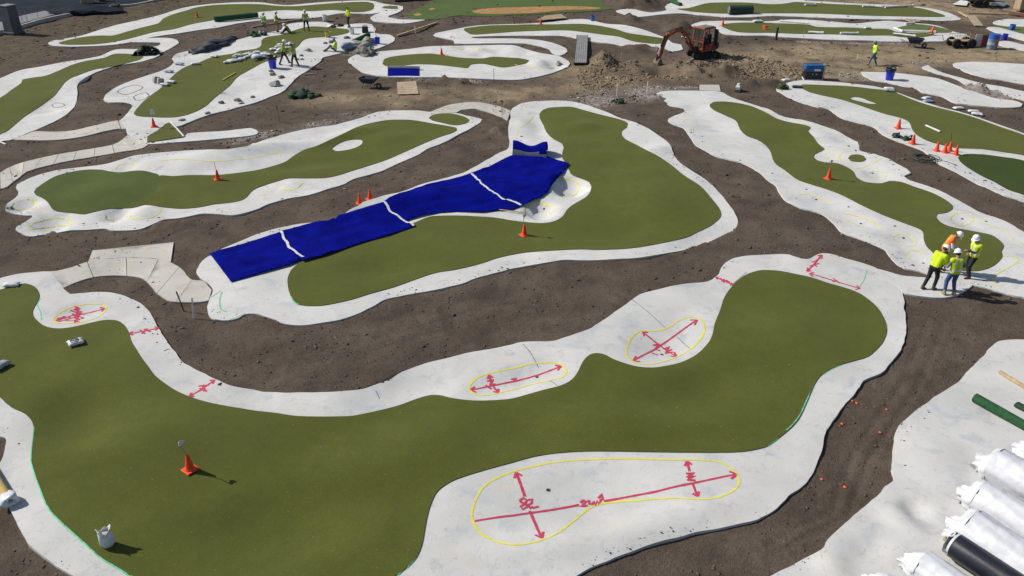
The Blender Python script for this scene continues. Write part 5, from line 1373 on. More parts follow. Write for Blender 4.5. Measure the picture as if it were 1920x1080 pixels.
for a in [(511, 141, .42, 'flat grey stone above the big pale boulder on the slab edge'), (527, 146, .38, 'dark stone right of the flat stone by the slab edge'), (517, 161, .62, 'biggest pale boulder near the turf scrap pile', 'rock_pale', .75), (508, 134, .28, 'small stone beneath the blue bin'),
          (415, 194, .36, 'leftmost stone at the lower rim of the bag-heap green'), (446, 190, .42, 'middle stone at the lower rim of the bag-heap green'), (474, 183, .26, 'right small stone at the lower rim of the bag-heap green'), (389, 213, .3, 'low flat stone near the front tip of the bag-heap slab', 'rock', .35),
          (341, 226, .34, 'thin flat stone right of the cone with the sign card', 'rock', .25), (610, 82, .3, 'small dark stone left of the man in blue cap'), (621, 80, .4, 'larger dark stone left of the man in blue cap'), (650, 72, .5, 'smooth dark stone behind the man in blue cap', 'rock', .4),
          (577, 95, .42, 'pointed grey stone between the walking men and the seated man', 'rock_pale'), (565, 105, .24, 'small stone right of the walking men'), (566, 112, .26, 'small stone at the feet of the walking men', 'rock', .4), (1047, 121, .5, 'grey stone on the mounded end of the wavy green slab', 'rock_pale'),
          (557, 112, .26, 'round stone carried low between the two walking workers', 'rock_pale')]:
    rock(*a)

# ---- buckets, bins and drums
def bucket(px, py, r_, h, m, label, rim=None, handle=True, group='buckets about the site', name='bucket', load=None):
    root = empty(name, on(px, py), random.uniform(0, 3), label, 'bucket', group)
    MB().lathe([(r_ * .82, 0), (r_ * .86, .02), (r_ * .97, h * .82), (r_ * 1.03, h * .83), (r_ * 1.03, h * .87), (r_ * .99, h * .88), (r_, h), (r_ * 1.05, h), (r_ * 1.05, h - .015), (r_ * .93, h - .02), (r_ * .80, .03), (.005, .03)], 20, caps=False).build('pail', m, root, True)
    if handle: MB().tube([(r_ * 1.03 * math.cos(t), r_ * .5 * math.sin(t) * -1, h * .9 - abs(math.sin(t)) * r_ * .7) for t in np.linspace(0, math.pi, 9)], .008, 5).build('handle', 'steel', root)
    if load: MB().lathe([(r_ * .92, h * .75), (r_ * .5, h * .82), (.01, h * .85)], 14).build('contents', load, root)
    return root
bucket(610, 40, .24, .58, 'bucket_white', 'tall white bucket between the standing far workers')
bucket(615, 70, .24, .45, 'bucket_yellow', 'yellowish bucket with grey mortar on the far green', load='rock_pale')
bucket(660, 64, .22, .48, 'bucket_white', 'white bucket with blue contents left of the black tool crate', load='bin_blue')
bucket(708, 82, .22, .5, 'bin_blue', 'blue bucket with a shovel shaft, on the far slab tip', load='rock_pale')
bucket(1111, 39, .20, .48, 'bucket_blue', 'blue bucket on the far slab near the plywood ramp')
bucket(1897, 57, .24, .52, 'bucket_blue', 'upper blue bucket at the far right edge')
bucket(1883, 75, .22, .50, 'bin_blue', 'lower blue bucket at the far right edge, right of the drum')
sh = empty('shovel', on(707, 76) + Vector((0, 0, .2)), 0, 'shovel standing in the blue bucket on the far slab tip', 'shovel'); sh.rotation_euler = (R(12), R(-10), 0)
MB().tube([(0, 0, 0), (0, 0, 1.1)], .02, 8).build('shaft', 'wood_pale', sh); MB().tube([(-.07, 0, 1.1), (.07, 0, 1.1)], .018, 6).build('grip', 'steel_dark', sh)
def bin_(px, py, label, h=.78):
    root = empty('waste_bin', on(px, py), .3, label, 'bin', 'blue bins lined with black bags')
    MB().lathe([(.235, 0), (.245, .015), (.31, h * .92), (.335, h * .93), (.335, h), (.30, h), (.23, .03), (.005, .03)], 24, caps=False).build('barrel', 'bin_blue', root, True)
    V = []; n = 28; rings = [(.30, h - .16), (.35, h - .09), (.352, h + .012), (.31, h + .035), (.27, h - .02), (.2, h - .12), (.01, h - .16)]
    for k, (r_, z) in enumerate(rings):
        for i in range(n):
            t = 6.283 * i / n; w = 1 + .05 * math.sin(5 * t + k) + .035 * math.sin(11 * t + 2 * k)
            V.append((r_ * w * math.cos(t), r_ * w * math.sin(t), z + (.05 * math.sin(4 * t) - .03 if k == 0 else .035 * math.sin(3 * t + 1) if k in (2, 3) else 0)))
    F = [(k * n + i, k * n + (i + 1) % n, (k + 1) * n + (i + 1) % n, (k + 1) * n + i) for k in range(len(rings) - 1) for i in range(n)]
    me = bpy.data.meshes.new('liner_bag'); me.from_pydata(V, [], F); link_mesh('liner_bag', me, 'plastic_black', root, True)
    for s in (1, -1): MB().box((s * .325, 0, h * .7), (.05, .13, .05), ch=.01).build('grip', 'bin_blue', root)
    return root
bin_(1667, 150, 'blue bin with black bag on the pale path right of the generator', .8)
bin_(512, 128, 'blue bin with black bag behind the walking workers', .85)
root = empty('drum', on(1859, 92), .4, 'large blue and grey plastic drum with a red patch beside the wagon', 'drum')
MB().lathe([(.36, 0), (.38, .03), (.40, .35), (.415, .37), (.415, .40), (.40, .42), (.40, .76), (.415, .78), (.415, .81), (.40, .83), (.39, 1.1), (.36, 1.16), (.33, 1.16), (.33, 1.12), (.01, 1.12)], 24, caps=False).build('barrel', 'bag_blue', root, True)
MB().lathe([(.418, .82), (.41, 1.0), (.40, 1.17), (.42, 1.18), (.36, 1.2), (.01, 1.21)], 24, caps=False).build('lid', 'bucket_blue', root, True)
MB().box((-.12, -.395, .62), (.26, .03, .22), Euler((0, 0, R(-16)))).build('patch', 'print_pink', root)

# ---- timber, boards, pipes, rolls
def beam(pa, pb, w, h, m, name, label, cat, group=None, lift=0.0, zr=None, surf=None):
    a = (surf or on)(*pa); b = (surf or on)(*pb); a.z += lift; b.z += lift
    if zr is not None: a.z = b.z = max(a.z, b.z)
    c = (a + b) / 2; d = b - a
    o = MB().box((0, 0, h / 2), (d.length, w, h), ch=min(w, h) * .08).build(name, m)
    o.location = c; o.rotation_euler = Vector((d.x, d.y, d.z)).to_track_quat('X', 'Z').to_euler()
    return tag(o, label, cat, group)
beam((745, 69), (820, 44), .16, .12, 'wood_pale', 'timber', 'long pale timber lying on soil with a stake at its middle', 'timber', lift=.03)
beam((472, 53), (567, 38), .14, .12, 'wood_tan', 'timber', 'long timber lying behind the standing far workers', 'timber', lift=.03)
beam((1873, 700), (1990, 770), .09, .09, 'wood_pale', 'timber', 'pale timber on the concrete at the right edge above the green roll', 'timber', lift=.02)
beam((418, 152), (442, 138), .10, .04, 'bucket_yellow', 'measuring_stick', 'yellow stick lying on the bag-heap green', 'stick', lift=.02)
beam((1735, 237), (1762, 249), .10, .06, 'paint_white', 'white_batten', 'white batten lying on the islet green', 'batten', lift=.02)
beam((570, 141), (588, 140), .12, .06, 'wood_tan', 'timber', 'short reddish plank at the slab edge right of the stones', 'timber', lift=.02)
beam((320, 230), (345, 257), .07, .05, 'paint_white', 'white_batten', 'white batten along the edge of the small turf triangle', 'batten', lift=.03)
beam((-6, 265), (11, 272), .08, .04, 'paint_white', 'white_batten', 'white batten cut by the left edge in the soil', 'batten', lift=.03)
beam((936, 396), (984, 401), .05, .03, 'wood_pale', 'timber', 'thin lath lying between the tarp and the bunker', 'timber', lift=.06)
beam((1820, 31), (1835, 51), .75, .06, 'plywood', 'plank', 'pale wide plank lying across soil at the far right', 'plank', lift=.08)
beam((1702, 41), (1722, 41), 1.2, .1, 'wood_tan', 'pallet_board', 'orange-brown board at the tip of the lens-shaped green', 'board', lift=.05)
beam((1798, 24), (1815, 34), .25, .08, 'wood_pale', 'timber', 'pale timber at the right end of the far slab', 'timber', lift=.05)
for k, (a, b, l_) in enumerate([((1617, 14), (1634, 14), 'left white pipe on the far right green'), ((1639, 14), (1651, 15), 'short white pipe in the middle of the far right green'), ((1659, 16), (1710, 12), 'long white pipe along the far right green'), ((1509, 11), (1527, 11), 'white pipe left on the far green beyond the excavator'),
                                ((1674, 66), (1712, 70), 'white pipe in front of the lens-shaped green'), ((1515, 63), (1540, 64), 'white pipe on the front edge of the cab-side green'), ((1575, 65), (1606, 65), 'second white pipe on the front edge of the cab-side green'), ((1676, 55), (1690, 60), 'angled white pipe at the left tip of the lens-shaped green'),
                                ((1692, 60), (1750, 62), 'white pipe under the lens-shaped green'), ((1462, 41), (1512, 45), 'pale hose along the upper rim of the cab-side green'), ((1697, 47), (1712, 45), 'short bluish pipe below the orange-brown board')]):
    pa, pb = on(*a), on(*b); c = (pa + pb) / 2; root = empty('white_pipe', c, 0, l_, 'pipe', 'white pipes on the far greens')
    pp = [pa - c + Vector((0, 0, .10)), (pb - pa) * .33 + pa - c + Vector((0, .05, .11)), (pb - pa) * .66 + pa - c + Vector((0, -.05, .11)), pb - c + Vector((0, 0, .10))]
    MB().tube(pp, .085, 8).build('pipe', 'paint_white', root, True); MB().tube([pp[-1], pp[-1] + (pp[-1] - pp[-2]).normalized() * .16], .11, 8).build('coupling', 'paint_white', root)
bag(1626, 55, .1, 'small white bag on the upper rim of the cab-side green', 'bag_white', .6, .4, .2); bag(1421, 43, .1, 'white tray-like bag near the fallen cone', 'bag_white', 1.0, .5, .25)
def sheet(corners, m, name, label, cat, th=.02, lift=.04, bend=.0):
    P = [on(*c) for c in corners]; c0 = sum(P, Vector()) / 4; V = []; n = 9
    for i in range(n):
        for j in range(n):
            u, v = i / (n - 1), j / (n - 1)
            p = P[0].lerp(P[1], u).lerp(P[3].lerp(P[2], u), v) - c0
            p.z += lift + bend * math.sin(u * 3.1) + .2 * bend * math.sin(v * 7 + u * 3); V.append(p)
    F = [(i * n + j, (i + 1) * n + j, (i + 1) * n + j + 1, i * n + j + 1) for i in range(n - 1) for j in range(n - 1)]
    me = bpy.data.meshes.new(name); me.from_pydata([tuple(v) for v in V], [], F); o = link_mesh(name, me, m); o.location = c0
    o.modifiers.new('t', 'SOLIDIFY').thickness = th
    return tag(o, label, cat)
sheet([(744, 156), (780, 154), (785, 178), (746, 179)], 'plywood', 'plywood_sheet', 'square plywood sheet lying flat on the soil', 'board', .02, .06)
sheet([(1005, 42), (1022, 33), (1052, 30), (1063, 37)], 'wood_tan', 'plywood_sheet', 'weathered plywood ramp at the far slab near the lawn', 'board', .06, .12)
# folded blue mat
root = empty('folded_mat', on(757, 143), 0, 'blue mat with a grey rolled back edge lying on the slab', 'mat')
a_, b_, c_, d_ = [on(*q) - root.location for q in ((727, 143), (786, 143), (785, 131), (728, 130))]
MB().add([a_ + Vector((0, 0, .04)), b_ + Vector((0, 0, .04)), c_ + Vector((0, -.2, .10)), d_ + Vector((0, -.2, .10)), a_ + Vector((0, 0, -.05)), b_ + Vector((0, 0, -.05)), c_, d_], [(0, 1, 2, 3), (0, 4, 5, 1), (1, 5, 6, 2), (2, 6, 7, 3), (3, 7, 4, 0)]).build('blue_face', 'tarp_blue', root)
MB().tube([d_ + Vector((0, .0, .12)), (c_ + d_) / 2 + Vector((0, -.03, .14)), c_ + Vector((.06, .0, .12))], .19, 12, flat=.7).build('grey_roll', 'tarp_grey', root, True)
# turf and wrapped rolls
def roll(pa, pb, r_, m, end_m, name, label, cat='roll', group=None, core=None, ext=0.0, lift=0.0, wob=0.0, n=28, flat=1.0):
    a, b = on(*pa), on(*pb); a.z = top_z(a.x, a.y) + r_ * flat + lift; b.z = a.z
    d = (b - a); L = d.length + ext; u = d.normalized(); root = empty(name, a, 0, label, cat, group)
    root.rotation_euler = (0, 0, math.atan2(u.y, u.x))
    V = []; F = []; ns = max(4, int(L / .18)); ph = [random.uniform(0, 6) for _ in range(4)]
    for i in range(ns + 1):
        x = L * i / ns
        for k in range(n):
            t = 6.283 * k / n; w = 1 + wob * (.6 * math.sin(2 * t + x * 1.1 + ph[0]) + .5 * math.sin(5 * t + x * 2.3 + ph[1]) + .35 * math.sin(9 * t - x * 4 + ph[2]))
            V.append((x, r_ * w * math.cos(t), r_ * w * math.sin(t) * flat))
    F = [(i * n + k, (i + 1) * n + k, (i + 1) * n + (k + 1) % n, i * n + (k + 1) % n) for i in range(ns) for k in range(n)]
    F += [tuple(range(n)), tuple(reversed(range(ns * n, (ns + 1) * n)))]
    me = bpy.data.meshes.new('roll_body'); me.from_pydata(V, [], F)
    bm = bmesh.new(); bm.from_mesh(me); bmesh.ops.recalc_face_normals(bm, faces=bm.faces); bm.to_mesh(me); bm.free()
    o = link_mesh('roll_body', me, m, root, True)
    try: me.set_sharp_from_angle(angle=R(50))
    except Exception: pass
    if end_m:   # spiral end
        sp = [( -.012, r_ * (.12 + .82 * t / 30) * math.cos(t * .75), r_ * flat * (.12 + .82 * t / 30) * math.sin(t * .75)) for t in range(31)]
        MB().tube(sp, r_ * .045, 5).build('spiral_end', end_m, root)
    if core: MB().tube([(-.28, 0, 0), (.2, 0, 0)], r_ * .2, 12).build('core_tube', core, root, True)
    return root
roll((403, 41), (484, 34), .24, 'turf_roll', 'turf_back', 'turf_roll', 'long dark green turf roll on the far left slab')
roll((1366, 27), (1410, 25), .42, 'turf_back', 'bag_grey', 'turf_roll', 'thick dark turf roll with pale end lying at the far slab edge')
roll((664, 84), (691, 71), .22, 'turf_roll', 'turf_back', 'turf_roll', 'green turf roll on the far slab behind the man in blue cap')
roll((1257, 5), (1276, 11), .2, 'turf_roll', 'turf_back', 'turf_roll', 'small green turf roll at the far slab left of the long far green')
roll((1826, 753), (1935, 812), .145, 'turf_roll', 'bag_white', 'turf_roll', 'green turf roll with white end lying on the right concrete', ext=2.0)
roll((1905, 762), (1990, 806), .13, 'turf_back', 'turf_back', 'turf_roll', 'darker turf roll behind the green one at the right edge', ext=2.0, flat=.6)
# tan tube with plastic cap at the left edge
a = on(20, 944); b = on(-40, 850); root = empty('cardboard_tube', a, 0, 'tan tube with crumpled plastic round its end at the left edge', 'tube')
d = (b - a); d.z = 0; u = d.normalized()
MB().tube([Vector((0, 0, .13)), u * 1.6 + Vector((0, 0, .15)), u * 3.4 + Vector((0, 0, .15))], .11, 18).build('tube', 'core_yellow', root, True)
V = []; n = 20
for k, (x, r_) in enumerate([(.32, .115), (.22, .15), (.10, .19), (-.02, .21), (-.12, .22), (-.16, .15), (-.10, .07), (.02, .05)]):
    for i in range(n):
        t = 6.283 * i / n; w = 1 + (.13 * math.sin(3 * t + k * .5) + .10 * math.sin(5 * t + k)) * (0 if k == 0 else 1); s_ = Vector((-u.y, u.x, 0))
        V.append(u * x + s_ * (r_ * w * math.cos(t)) + Vector((0, 0, max(.012, .13 + r_ * w * .75 * math.sin(t)))))
F = [(k * n + i, k * n + (i + 1) % n, (k + 1) * n + (i + 1) % n, (k + 1) * n + i) for k in range(7) for i in range(n)]
me = bpy.data.meshes.new('plastic_wrap'); me.from_pydata([tuple(v) for v in V], [], F); link_mesh('plastic_wrap', me, 'wrap_white', root, True)
MB().tube([u * .03 + Vector((0, 0, .13)), u * -.01 + Vector((0, 0, .13))], .07, 12).build('tube_mouth', 'steel_dark', root)

# ---- excavator
EX = on(1316, 107); EXY = R(-141); EXS = .93
ex = empty('mini_excavator', EX, 0, 'red mini excavator digging in the tan dirt with its arm bent down', 'excavator')
TRK = R(-170)
def tr(yaw, off=(0, 0, 0)): return Matrix.Rotation(yaw, 4, 'Z') @ Matrix.Translation(Vector(off))
for s in (1, -1):
    M = tr(TRK, (0, s * .68, 0))
    L2, r_ = .82, .27; pr = []
    for t in np.linspace(-math.pi / 2, math.pi / 2, 9): pr.append((L2 + r_ * math.cos(t), r_ + r_ * math.sin(t)))
    for t in np.linspace(math.pi / 2, 3 * math.pi / 2, 9): pr.append((-L2 + r_ * math.cos(t), r_ + r_ * math.sin(t)))
    tb = MB(); tb.prism(pr, -.17, .17, M); trk = tb.build('track', 'rubber', ex)
    shoes = MB(); per = [Vector((p[0], 0, p[1])) for p in pr] ; tot = []
    for i in range(len(per)):
        a, b = per[i], per[(i + 1) % len(per)]; k = max(1, int((b - a).length / .1))
        tot += [(a.lerp(b, j / k), (b - a).normalized()) for j in range(k)]
    for q, d in tot:
        nrm = Vector((d.z, 0, -d.x)); c = q + nrm * .012
        shoes.box(M @ c, (.05, .36, .035), (M.to_3x3() @ Matrix((d, Vector((0, 1, 0)), nrm)).transposed()))
    tag(shoes.build('track_shoes', 'rubber', trk), kind='stuff')
    for x in (-.8, .8): MB().lathe([(.15, -.178), (.15, .178)], 18, M @ Matrix.Translation((x, 0, .27)) @ Matrix.Rotation(math.pi / 2, 4, 'X')).build('sprocket', 'steel_dark', ex)
    for x in (-.45, -.15, .15, .45): MB().lathe([(.07, -.178), (.07, .178)], 12, M @ Matrix.Translation((x, 0, .12)) @ Matrix.Rotation(math.pi / 2, 4, 'X')).build('roller', 'steel_dark', ex)
MB().box((0, 0, 0), (1.0, 1.05, .25), None).build('undercarriage', 'steel_dark', ex).matrix_local = tr(TRK, (0, 0, .42))
bl = MB(); bl.prism([(-1.28, .02), (-1.36, .05), (-1.30, .25), (-1.34, .42), (-1.27, .40), (-1.24, .22)], -.78, .78, tr(TRK)); bl.build('dozer_blade', 'machine_red', ex)
MB().lathe([(.42, .5), (.42, .66)], 24).build('slew_ring', 'steel_dark', ex)
M = tr(EXY)
body = MB(); body.prism([(.85, .62), (.85, .78), (.2, .80), (.15, 1.05), (-.85, 1.18), (-1.0, 1.05), (-1.02, .70), (-.9, .62)], -.72, .72, M); body.build('house', 'machine_red', ex)
MB().box((0, 0, 0), (.34, 1.48, .55), ch=.06).build('counterweight', 'steel_dark', ex).matrix_local = M @ Matrix.Translation((-1.0, 0, .93))
MB().box((0, 0, 0), (.5, .4, .3), ch=.04).build('engine_cover', 'machine_red', ex).matrix_local = M @ Matrix.Translation((-.55, -.45, 1.25))
# cab frame, roof, glass
cx0, cx1, cy0, cy1, z0, z1 = -.55, .82, -.42, .66, .80, 2.45
def bar(a, b, w, m='machine_red', name='cab_post', par=ex):
    a, b = M @ Vector(a), M @ Vector(b); mb = MB(); d = b - a
    mb.box((0, 0, 0), (d.length, w, w)); o = mb.build(name, m, par); o.matrix_local = Matrix.Translation((a + b) / 2) @ d.to_track_quat('X', 'Z').to_matrix().to_4x4(); return o
cab = MB(); cab.box((0, 0, 0), (cx1 - cx0 + .1, cy1 - cy0 + .1, .11), ch=.04); cab = cab.build('cab_roof', 'machine_red', ex); cab.matrix_local = M @ Matrix.Translation(((cx0 + cx1) / 2, (cy0 + cy1) / 2, z1))
rp_ = MB(); rp_.box((0, 0, .075), (cx1 - cx0 - .15, cy1 - cy0 - .15, .05), ch=.02); rp_.build('roof_panel', 'machine_dust', cab)
for (x, y) in ((cx0, cy0), (cx0, cy1)): bar((x, y, z0), (x, y, z1 - .05), .08, 'steel_dark')
for (x, y) in ((cx1, cy0), (cx1, cy1)): bar((x + .08, y, z0), (x - .04, y, z1 - .05), .075)
bar((.18, cy1, z0), (.18, cy1, z1 - .05), .06, 'steel_dark'); bar((.18, cy0, z0), (.18, cy0, z1 - .05), .06, 'steel_dark')
for y in (cy0, cy1): bar((cx0, y, z0 + .03), (cx1 + .08, y, z0 + .03), .07, 'steel_dark', 'cab_rail')
bar((cx1 + .05, cy0, z0 + .62), (cx1 + .05, cy1, z0 + .62), .05, 'machine_red', 'cab_rail'); bar((cx1 + .08, cy0, z0 + .03), (cx1 + .08, cy1, z0 + .03), .08, 'machine_red', 'cab_rail'); bar((cx0, cy0, z0 + .7), (cx0, cy1, z0 + .7), .06, 'steel_dark', 'cab_rail')
def pane(pts4):
    v = [M @ Vector(p) for p in pts4]; nrm = (v[1] - v[0]).cross(v[2] - v[0]).normalized() * .006
    MB().add([p + nrm for p in v] + [p - nrm for p in v], [(0, 1, 2, 3), (7, 6, 5, 4), (0, 4, 5, 1), (1, 5, 6, 2), (2, 6, 7, 3), (3, 7, 4, 0)]).build('pane', 'cab_glass', ex)
pane([(cx1 + .02, cy0 + .05, z0 + .66), (cx1 + .02, cy1 - .05, z0 + .66), (cx1 - .02, cy1 - .05, z1 - .1), (cx1 - .02, cy0 + .05, z1 - .1)])
pane([(cx1 + .06, cy0 + .05, z0 + .08), (cx1 + .06, cy1 - .05, z0 + .08), (cx1 + .03, cy1 - .05, z0 + .58), (cx1 + .03, cy0 + .05, z0 + .58)])
pane([(.22, cy0, z0 + .1), (cx1, cy0, z0 + .1), (cx1 - .06, cy0, z1 - .1), (.22, cy0, z1 - .1)])
pane([(cx0 + .05, cy0, z0 + .1), (.14, cy0, z0 + .1), (.14, cy0, z1 - .1), (cx0 + .05, cy0, z1 - .1)])
st = MB(); st.box((-.28, .12, 1.12), (.5, .5, .14), ch=.04); st.box((-.52, .12, 1.5), (.14, .5, .7), ch=.04); st.build('seat', 'plastic_black', ex).matrix_local = M
dr = MB(); dr.box((-.60, .80, 1.62), (.05, .34, 1.4), ch=.02); o = dr.build('open_door', 'steel_dark', ex); o.matrix_local = M
for y in (-.05, .3): bar((.42, y, 1.0), (.45, y, 1.42), .03, 'steel_dark', 'lever')
# boom, stick, bucket (in the plane y = 0 of the house)
def arm_part(poly, w, name, m='machine_red', y=0):
    mb = MB(); mb.prism(poly, y - w / 2, y + w / 2, M); return mb.build(name, m, ex)
arm_part([(.8, .62), (1.42, .70), (1.46, 1.0), (1.2, 1.1), (.8, .95)], .36, 'swing_post', 'steel_dark')
arm_part([(1.30, .80), (1.48, .74), (2.35, 1.95), (2.98, 2.46), (3.7, 2.46), (4.62, 2.16), (4.72, 2.26), (4.6, 2.38), (3.75, 2.66), (3.02, 2.72), (2.32, 2.34), (1.78, 1.72)], .24, 'boom')
arm_part([(4.40, 2.40), (4.62, 2.52), (4.88, 2.32), (5.50, .70), (5.36, .60), (5.22, .66), (4.66, 1.90), (4.5, 2.1)], .18, 'stick')
arm_part([(5.28, .62), (5.52, .70), (5.74, .34), (5.72, -.05), (5.50, -.36), (5.10, -.42), (4.86, -.30), (5.00, -.12), (5.10, .20)], .50, 'bucket', 'machine_dust')
for k in range(4): arm_part([(4.90, -.34), (4.66, -.26), (4.88, -.26)], .05, 'bucket_tooth', 'steel_dark', -.2 + .133 * k)
def cyl(a, b, y, name):
    A, B = M @ Vector((a[0], y, a[1])), M @ Vector((b[0], y, b[1])); c = A.lerp(B, .58)
    o = MB().tube([A, c], .065, 12).build(name, 'steel_dark', ex, True); MB().tube([c, B], .032, 10).build('piston_rod', 'steel', o, True)
cyl((1.4, .95), (2.55, 1.98), -.2, 'boom_cylinder'); cyl((1.4, .95), (2.55, 1.98), .2, 'boom_cylinder')
cyl((2.9, 2.78), (4.48, 2.52), 0, 'stick_cylinder'); cyl((4.85, 2.4), (5.52, .98), 0, 'bucket_cylinder')
arm_part([(5.42, .62), (5.56, 1.02), (5.62, 1.0), (5.68, .42), (5.60, .38)], .10, 'bucket_link', 'steel_dark')
for s in (1, -1):
    MB().tube([M @ Vector((1.3, .1 * s, 1.1)), M @ Vector((1.9, .14 * s, 2.05)), M @ Vector((2.6, .14 * s, 2.72)), M @ Vector((3.6, .1 * s, 2.76)), M @ Vector((4.5, .1 * s, 2.6))], .022, 6).build('hydraulic_hose', 'rubber', ex, True)
op = person(EX + (M @ Vector((-.26, .12, .60))), EXY, 'operator in dark clothes seated inside the excavator cab', 'cloth_navy', 'cloth_navy', None, 'cloth_dark', 'cap_grey', lean=4, head_pitch=12, pel=(0, .62), feet=((.52, .14, .22), (.52, -.14, .22)),
            hands=((.62, .18, .86), (.62, -.18, .86)), pole=(.6, 0, 1), bare_arm=False)

ex.scale = (EXS,) * 3; op.location = EX + (M @ Vector((-.26, .12, .60))) * EXS; op.scale = (.95,) * 3

# ---- wheelbarrows
def barrow(px, py, yaw, label):
    root = empty('wheelbarrow', on(px, py), yaw, label, 'wheelbarrow', 'wheelbarrows')
    V = [(-.42, -.24, .36), (.30, -.20, .36), (.30, .20, .36), (-.42, .24, .36), (-.62, -.36, .68), (.62, -.34, .72), (.62, .34, .72), (-.62, .36, .68)]
    t = MB().add(V, [(0, 3, 2, 1), (0, 1, 5, 4), (1, 2, 6, 5), (2, 3, 7, 6), (3, 0, 4, 7)]).build('tray', 'navy_tray', root); t.modifiers.new('t', 'SOLIDIFY').thickness = .012
    MB().tube([(-.62, -.36, .68), (.62, -.34, .72), (.62, .34, .72), (-.62, .36, .68), (-.62, -.36, .68)], .018, 6).build('rim', 'steel_dark', root)
    for s in (1, -1):
        MB().tube([(.72, .06 * s, .20), (.2, .16 * s, .33), (-.5, .24 * s, .38), (-1.15, .30 * s, .56)], .022, 8).build('handle', 'wood_tan', root)
        MB().tube([(-.30, .20 * s, .36), (-.42, .24 * s, .02), (-.1, .22 * s, .02), (.05, .18 * s, .34)], .018, 6).build('leg', 'steel_dark', root)
    w = MB().lathe([(.10, -.045), (.17, -.05), (.20, -.03), (.205, 0), (.20, .03), (.17, .05), (.10, .045)], 20, Matrix.Translation((.72, 0, .20)) @ Matrix.Rotation(math.pi / 2, 4, 'X'), caps=False).build('wheel', 'rubber', root, True)
    MB().lathe([(.1, -.03), (.1, .03)], 14, Matrix.Translation((.72, 0, .20)) @ Matrix.Rotation(math.pi / 2, 4, 'X')).build('rim_disc', 'steel', w)
barrow(693, 165, R(-20), 'dark blue wheelbarrow on the soil left of the plywood sheet')
barrow(1714, 89, R(-15), 'dark wheelbarrow beside the far right slab')
# ---- wagon with fat tyres
root = empty('garden_wagon', on(1800, 88), R(2), 'low wagon with fat black tyres and wire rails beside the drum', 'wagon')
MB().box((0, 0, .52), (1.7, .9, .06)).build('deck', 'wood_tan', root)
MB().box((0, 0, .40), (1.8, .12, .12)).build('beam', 'steel_dark', root)
for x in (-.6, .62):
    for y in (-.5, .5):
        w = MB().lathe([(.14, -.12), (.30, -.14), (.36, -.09), (.37, 0), (.36, .09), (.30, .14), (.14, .12)], 22, Matrix.Translation((x, y, .37)) @ Matrix.Rotation(math.pi / 2, 4, 'X'), caps=False).build('tyre', 'rubber', root, True)
        MB().lathe([(.15, -.08), (.15, .08)], 14, Matrix.Translation((x, y, .37)) @ Matrix.Rotation(math.pi / 2, 4, 'X')).build('rim_disc', 'steel_dark', w)
for y in (-.43, .43):
    MB().tube([(-.85, y, .55), (-.85, y, .98), (.85, y, 1.02), (.85, y, .55)], .02, 6).build('rail', 'wood_pale', root)
    for k in range(7): MB().tube([(-.6 + .2 * k, y, .55), (-.6 + .2 * k, y, 1.0)], .012, 5).build('rail_bar', 'wood_pale', root)
MB().tube([(-.9, 0, .42), (-1.5, 0, .55), (-1.7, -.05, .95)], .022, 6).build('drawbar', 'steel_dark', root)
for (px, py, h, w, m_, l_, t) in [(1835, 88, .95, .85, 'paint_white', 'white board leaning between the wagon and the drum', 14), (1846, 89, .95, .7, 'wood_red', 'dark brown board leaning beside the white board', 10)]:
    o = MB().box((0, 0, h / 2), (w, .05, h), ch=.01).build('leaning_board', m_); o.location = on(px, py); o.rotation_euler = (R(-8), R(t * .3), R(-6)); tag(o, l_, 'board', 'boards leaning by the wagon')
# ---- generator
root = empty('generator', on(1523, 149), R(-4), 'blue generator box with black lower half and white plate on the dirt', 'generator')
MB().box((0, 0, .05), (1.35, .8, .1)).build('skid', 'bucket_white', root)
MB().box((0, 0, .36), (1.18, .70, .52), ch=.02).build('lower_case', 'plastic_black', root)
MB().box((0, 0, .82), (1.24, .74, .42), ch=.03).build('upper_case', 'gen_blue', root)
MB().box((.16, -.376, .74), (.42, .02, .12)).build('name_plate', 'bucket_white', root)
for k in range(3): MB().box((-.42 + .11 * k, -.376, .88), (.07, .02, .05)).build('switch', 'steel_dark', root)
for x in (-.12, .12): MB().lathe([(.035, 0), (.035, .03)], 10, Matrix.Translation((x, -.352, .45)) @ Matrix.Rotation(math.pi / 2, 4, 'X')).build('socket', 'bucket_white', root)
for y in (-.37, .37): MB().tube([(-.64, y, .1), (-.66, y, 1.02), (.66, y, 1.06), (.64, y, .1)], .022, 6).build('frame', 'steel_dark', root)
MB().tube([(-.64, -.3, .8), (-.78, -.35, .6), (-.74, -.3, .25), (-.6, -.5, .06)], .025, 6).build('cable', 'rubber', root, True)
# ---- ribbed metal deck
p0, p1 = on(1088, 123), on(1092, 70); root = empty('metal_ramp', p0, 0, 'long grey ribbed ramp bridging the soil beside the dirt pile', 'ramp')
u = (p1 - p0); L = Vector((u.x, u.y, 0)).length; root.rotation_euler = (0, 0, math.atan2(u.y, u.x)); root.location.z = max(p0.z, p1.z) + .02
for k in range(6): MB().box((L / 2, -.40 + .16 * k, .16), (L, .145, .05), ch=.008).build('slat', 'deck_grey', root)
for s in (1, -1): MB().box((L / 2, s * .46, .09), (L, .05, .2)).build('side_rail', 'steel_dark', root)
for k in range(7): MB().box((.2 + (L - .4) * k / 6, 0, .06), (.06, .86, .12)).build('cross_member', 'steel_dark', root)
